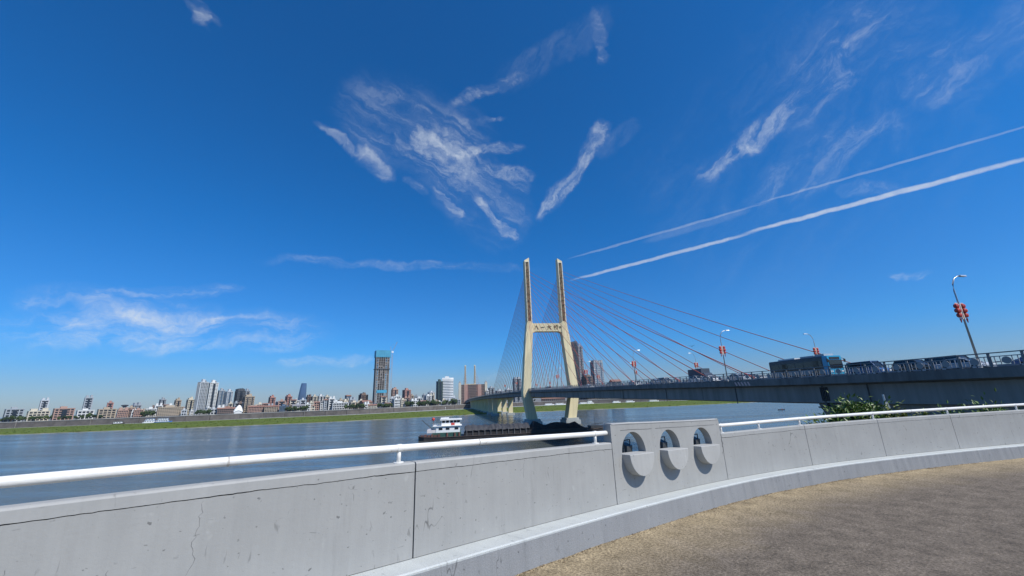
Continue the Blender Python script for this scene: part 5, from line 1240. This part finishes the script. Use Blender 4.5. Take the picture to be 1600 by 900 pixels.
crowns = [crown_mesh('crown', 40+i, 3.4, 3.0, 700, (M_leaf, mat('far_leaf_light', (.07, .11, .03), .8, .4, .25), mat('far_leaf_dark', (.035, .065, .025), .8, .4, .25))[i % 3], .55) for i in range(5)]
tb = MB(); tb.tube([(0, 0, 0), (.1, 0, 2.2), (.0, .1, 4.2)], [.28, .2, .08], 7)
for k in range(4): a = k*1.6; tb.tube([(.05, 0, 2.2), (1.2*math.cos(a), 1.2*math.sin(a), 4.2)], [.12, .04], 5)
trunk_me = tb.mesh('trunk', M_trunk)
tr = random.Random(17)
ORD = ['first', 'second', 'third', 'fourth', 'fifth', 'sixth', 'seventh', 'eighth', 'ninth', 'tenth', 'eleventh', 'twelfth', '13th', '14th', '15th', '16th', '17th', '18th', '19th', '20th', '21st', '22nd', '23rd', '24th', '25th', '26th', '27th', '28th', '29th', '30th']
spots = []
for x_, dx, n_, off, look, where in ((227, 3.1, 6, 8, 'small green tree', 'the row behind the blue boats'), (311, 2.8, 8, 8, 'round dark tree', 'the row below the twin towers'),
        (450, 2.6, 12, 7, 'dark tree', 'the row below the blue tower'), (540, 3.4, 9, 12, 'small tree', 'the row between pavilion and gatehouse'), (589, 2.5, 10, 8, 'dark tree', 'the row below the unfinished tower'),
        (636, 2.75, 29, 10, 'dense green tree', 'the long row left of the bridge'), (822, 14.0, 12, 20, 'low tree', 'the row seen under the bridge'), (8, 9, 18, 8, 'green tree', 'the row at the left picture edge')):
    for i in range(n_): spots.append((x_+i*dx, off+(i % 3)*(6 if n_ > 25 else 1), 'trees in '+where, look+', '+ORD[i]+' from the left in '+where))
for i, (px, off, grp, lb) in enumerate(spots):
    px += tr.uniform(-1, 1); Y = gy_at(px, off+tr.uniform(0, 6)); p = at_y(px, 630, Y); sc_ = tr.uniform(.75, 1.25)*(1.3 if 'dense' in lb else 1.0)
    o = empty('quay_tree', (p.x, Y, QT-.1), tr.uniform(0, 6.3)); o.scale = (sc_, sc_, sc_*tr.uniform(.85, 1.1)); tag(o, lb, 'tree', grp)
    link('trunk', trunk_me, o); link('crown', crowns[i % 5], o, (0, 0, 4.6))

# ------------------------------------------------------------------ shrubs behind the parapet on the right
def bush(name, px, py_top, Y, rx, h, n, lb, seed, m):
    p = at_y(px, py_top, Y); r = empty(name, (p.x, p.y, p.z-h)); tag(r, lb, 'shrub', 'shrubs below the bridge')
    g = random.Random(seed); b = MB()
    stems = []
    for k in range(16):
        a = g.uniform(0, 6.3); q = g.uniform(.1, .95); e = Vector((math.cos(a)*rx*q, math.sin(a)*rx*q*.8, h*(1-.16*q*q)*g.uniform(.86, 1.0)))
        stems.append([Vector((0, 0, 0)), Vector((e.x*.35, e.y*.35, h*.45)), e]); b.tube(stems[-1], [.05, .03, .01], 6)
    b.build('stem', M_trunk, r)
    b = MB()
    for i in range(n):
        st = g.choice(stems); t = g.uniform(.35, 1.02); c = st[0].lerp(st[1], min(1, t*2)) if t < .5 else st[1].lerp(st[2], t*2-1)
        v = Vector((g.gauss(0, 1), g.gauss(0, 1), g.gauss(0, .8))).normalized(); pos = c + v*abs(g.gauss(0, .42))*rx*.62*(1.2-.45*t); s_ = g.uniform(.05, .095)
        ax = (v*.8+Vector((0, 0, g.uniform(-.5, .7)))).normalized(); sd = ax.cross(Vector((g.gauss(0, .4), g.gauss(0, .4), 1))).normalized(); up_ = sd.cross(ax); o = len(b.v)
        b.v += [tuple(pos), tuple(pos+ax*s_+sd*s_*.5+up_*s_*.12), tuple(pos+ax*s_*2.2-up_*s_*.2), tuple(pos+ax*s_-sd*s_*.5+up_*s_*.12)]; b.f += [(o, o+1, o+2), (o, o+2, o+3)]
    b.build('foliage', m, r, recalc=False); return r
M_leaf3 = mat('near_leaf_yellow', (.15, .17, .03), .6, .4, 3.0)
bush('leafy_shrub', 1320, 627, 15.0, 1.4, 4.3, 15000, 'leafy green shrub behind the handrail under the bridge, tallest one', 1, M_leaf2)
bush('leafy_shrub', 1284, 647, 14.0, 1.0, 3.7, 4500, 'low leafy shrub left of the tallest shrub behind the handrail', 2, M_leaf2)
bush('leafy_shrub', 1356, 628, 15.5, 1.05, 4.1, 7000, 'leafy shrub right of the tallest shrub behind the handrail', 3, M_leaf2)
bush('leafy_shrub', 1404, 639, 15.0, 1.05, 3.7, 4500, 'low yellow green shrub at the right end of the photo', 4, M_leaf3)
bush('leafy_shrub', 1460, 640, 16.0, 1.3, 4.1, 5500, 'green shrub beyond the right end of the photo', 5, M_leaf2)
bush('leafy_shrub', 1540, 634, 17.0, 1.6, 4.5, 6500, 'large green shrub near the right picture edge', 6, M_leaf2)
# slim lamp post with a grey floodlight near the shrubs
p = at_y(1386, 640, 17.0); o = empty('floodlight_post', (p.x, p.y, 11.5)); tag(o, 'slim post with grey floodlight box among the shrubs', 'floodlight')
hz0 = p.z-11.5
MB().tube([(0, 0, -1), (0, 0, hz0+.6)], .035, 8).build('post', M_metal, o)
MB().hexa([(-.13, -.12, hz0-.3), (.13, -.12, hz0-.3), (.13, .12, hz0-.3), (-.13, .12, hz0-.3)], [(-.06, -.06, hz0+.3), (.06, -.06, hz0+.3), (.06, .06, hz0+.3), (-.06, .06, hz0+.3)]).build('housing', mat('housing_grey', (.20, .22, .23), .5, .1, 2), o)
# a bird in the air
p = at_y(1081, 541, 60.0); o = empty('bird', p, 1.0); tag(o, 'dark bird flying between the cables right of the tower', 'bird')
MB().loft([[(x, .07*k*math.cos(a*math.pi/4), .06*k*math.sin(a*math.pi/4)) for a in range(8)] for x, k in ((-.25, .2), (-.1, .8), (.05, 1), (.2, .7), (.28, .15))]).build('body', M_black, o)
for sg in (-1, 1): MB().hexa([(-.06, 0, 0), (.12, 0, 0), (.02, sg*.42, .14), (-.06, sg*.42, .14)], [(-.06, 0, .02), (.12, 0, .02), (.02, sg*.42, .15), (-.06, sg*.42, .15)]).build('wing', M_black, o)

# ------------------------------------------------------------------ haze
b = MB(); b.bb(-3000, 3000, -700, 6000, -3, 240)
hz_m = bpy.data.materials.new('haze'); hz_m.use_nodes = True; nt = hz_m.node_tree; nt.nodes.clear()
ho = nt.nodes.new('ShaderNodeOutputMaterial'); hv = nt.nodes.new('ShaderNodeVolumePrincipled')
hv.inputs['Color'].default_value = (.72, .86, 1.0, 1); hv.inputs['Density'].default_value = .00005; hv.inputs['Anisotropy'].default_value = .2
nt.links.new(hv.outputs[0], ho.inputs['Volume'])
HAZE = True
if HAZE: tag(b.build('haze', hz_m), 'thin bluish haze over river and city', 'haze', kind='stuff')
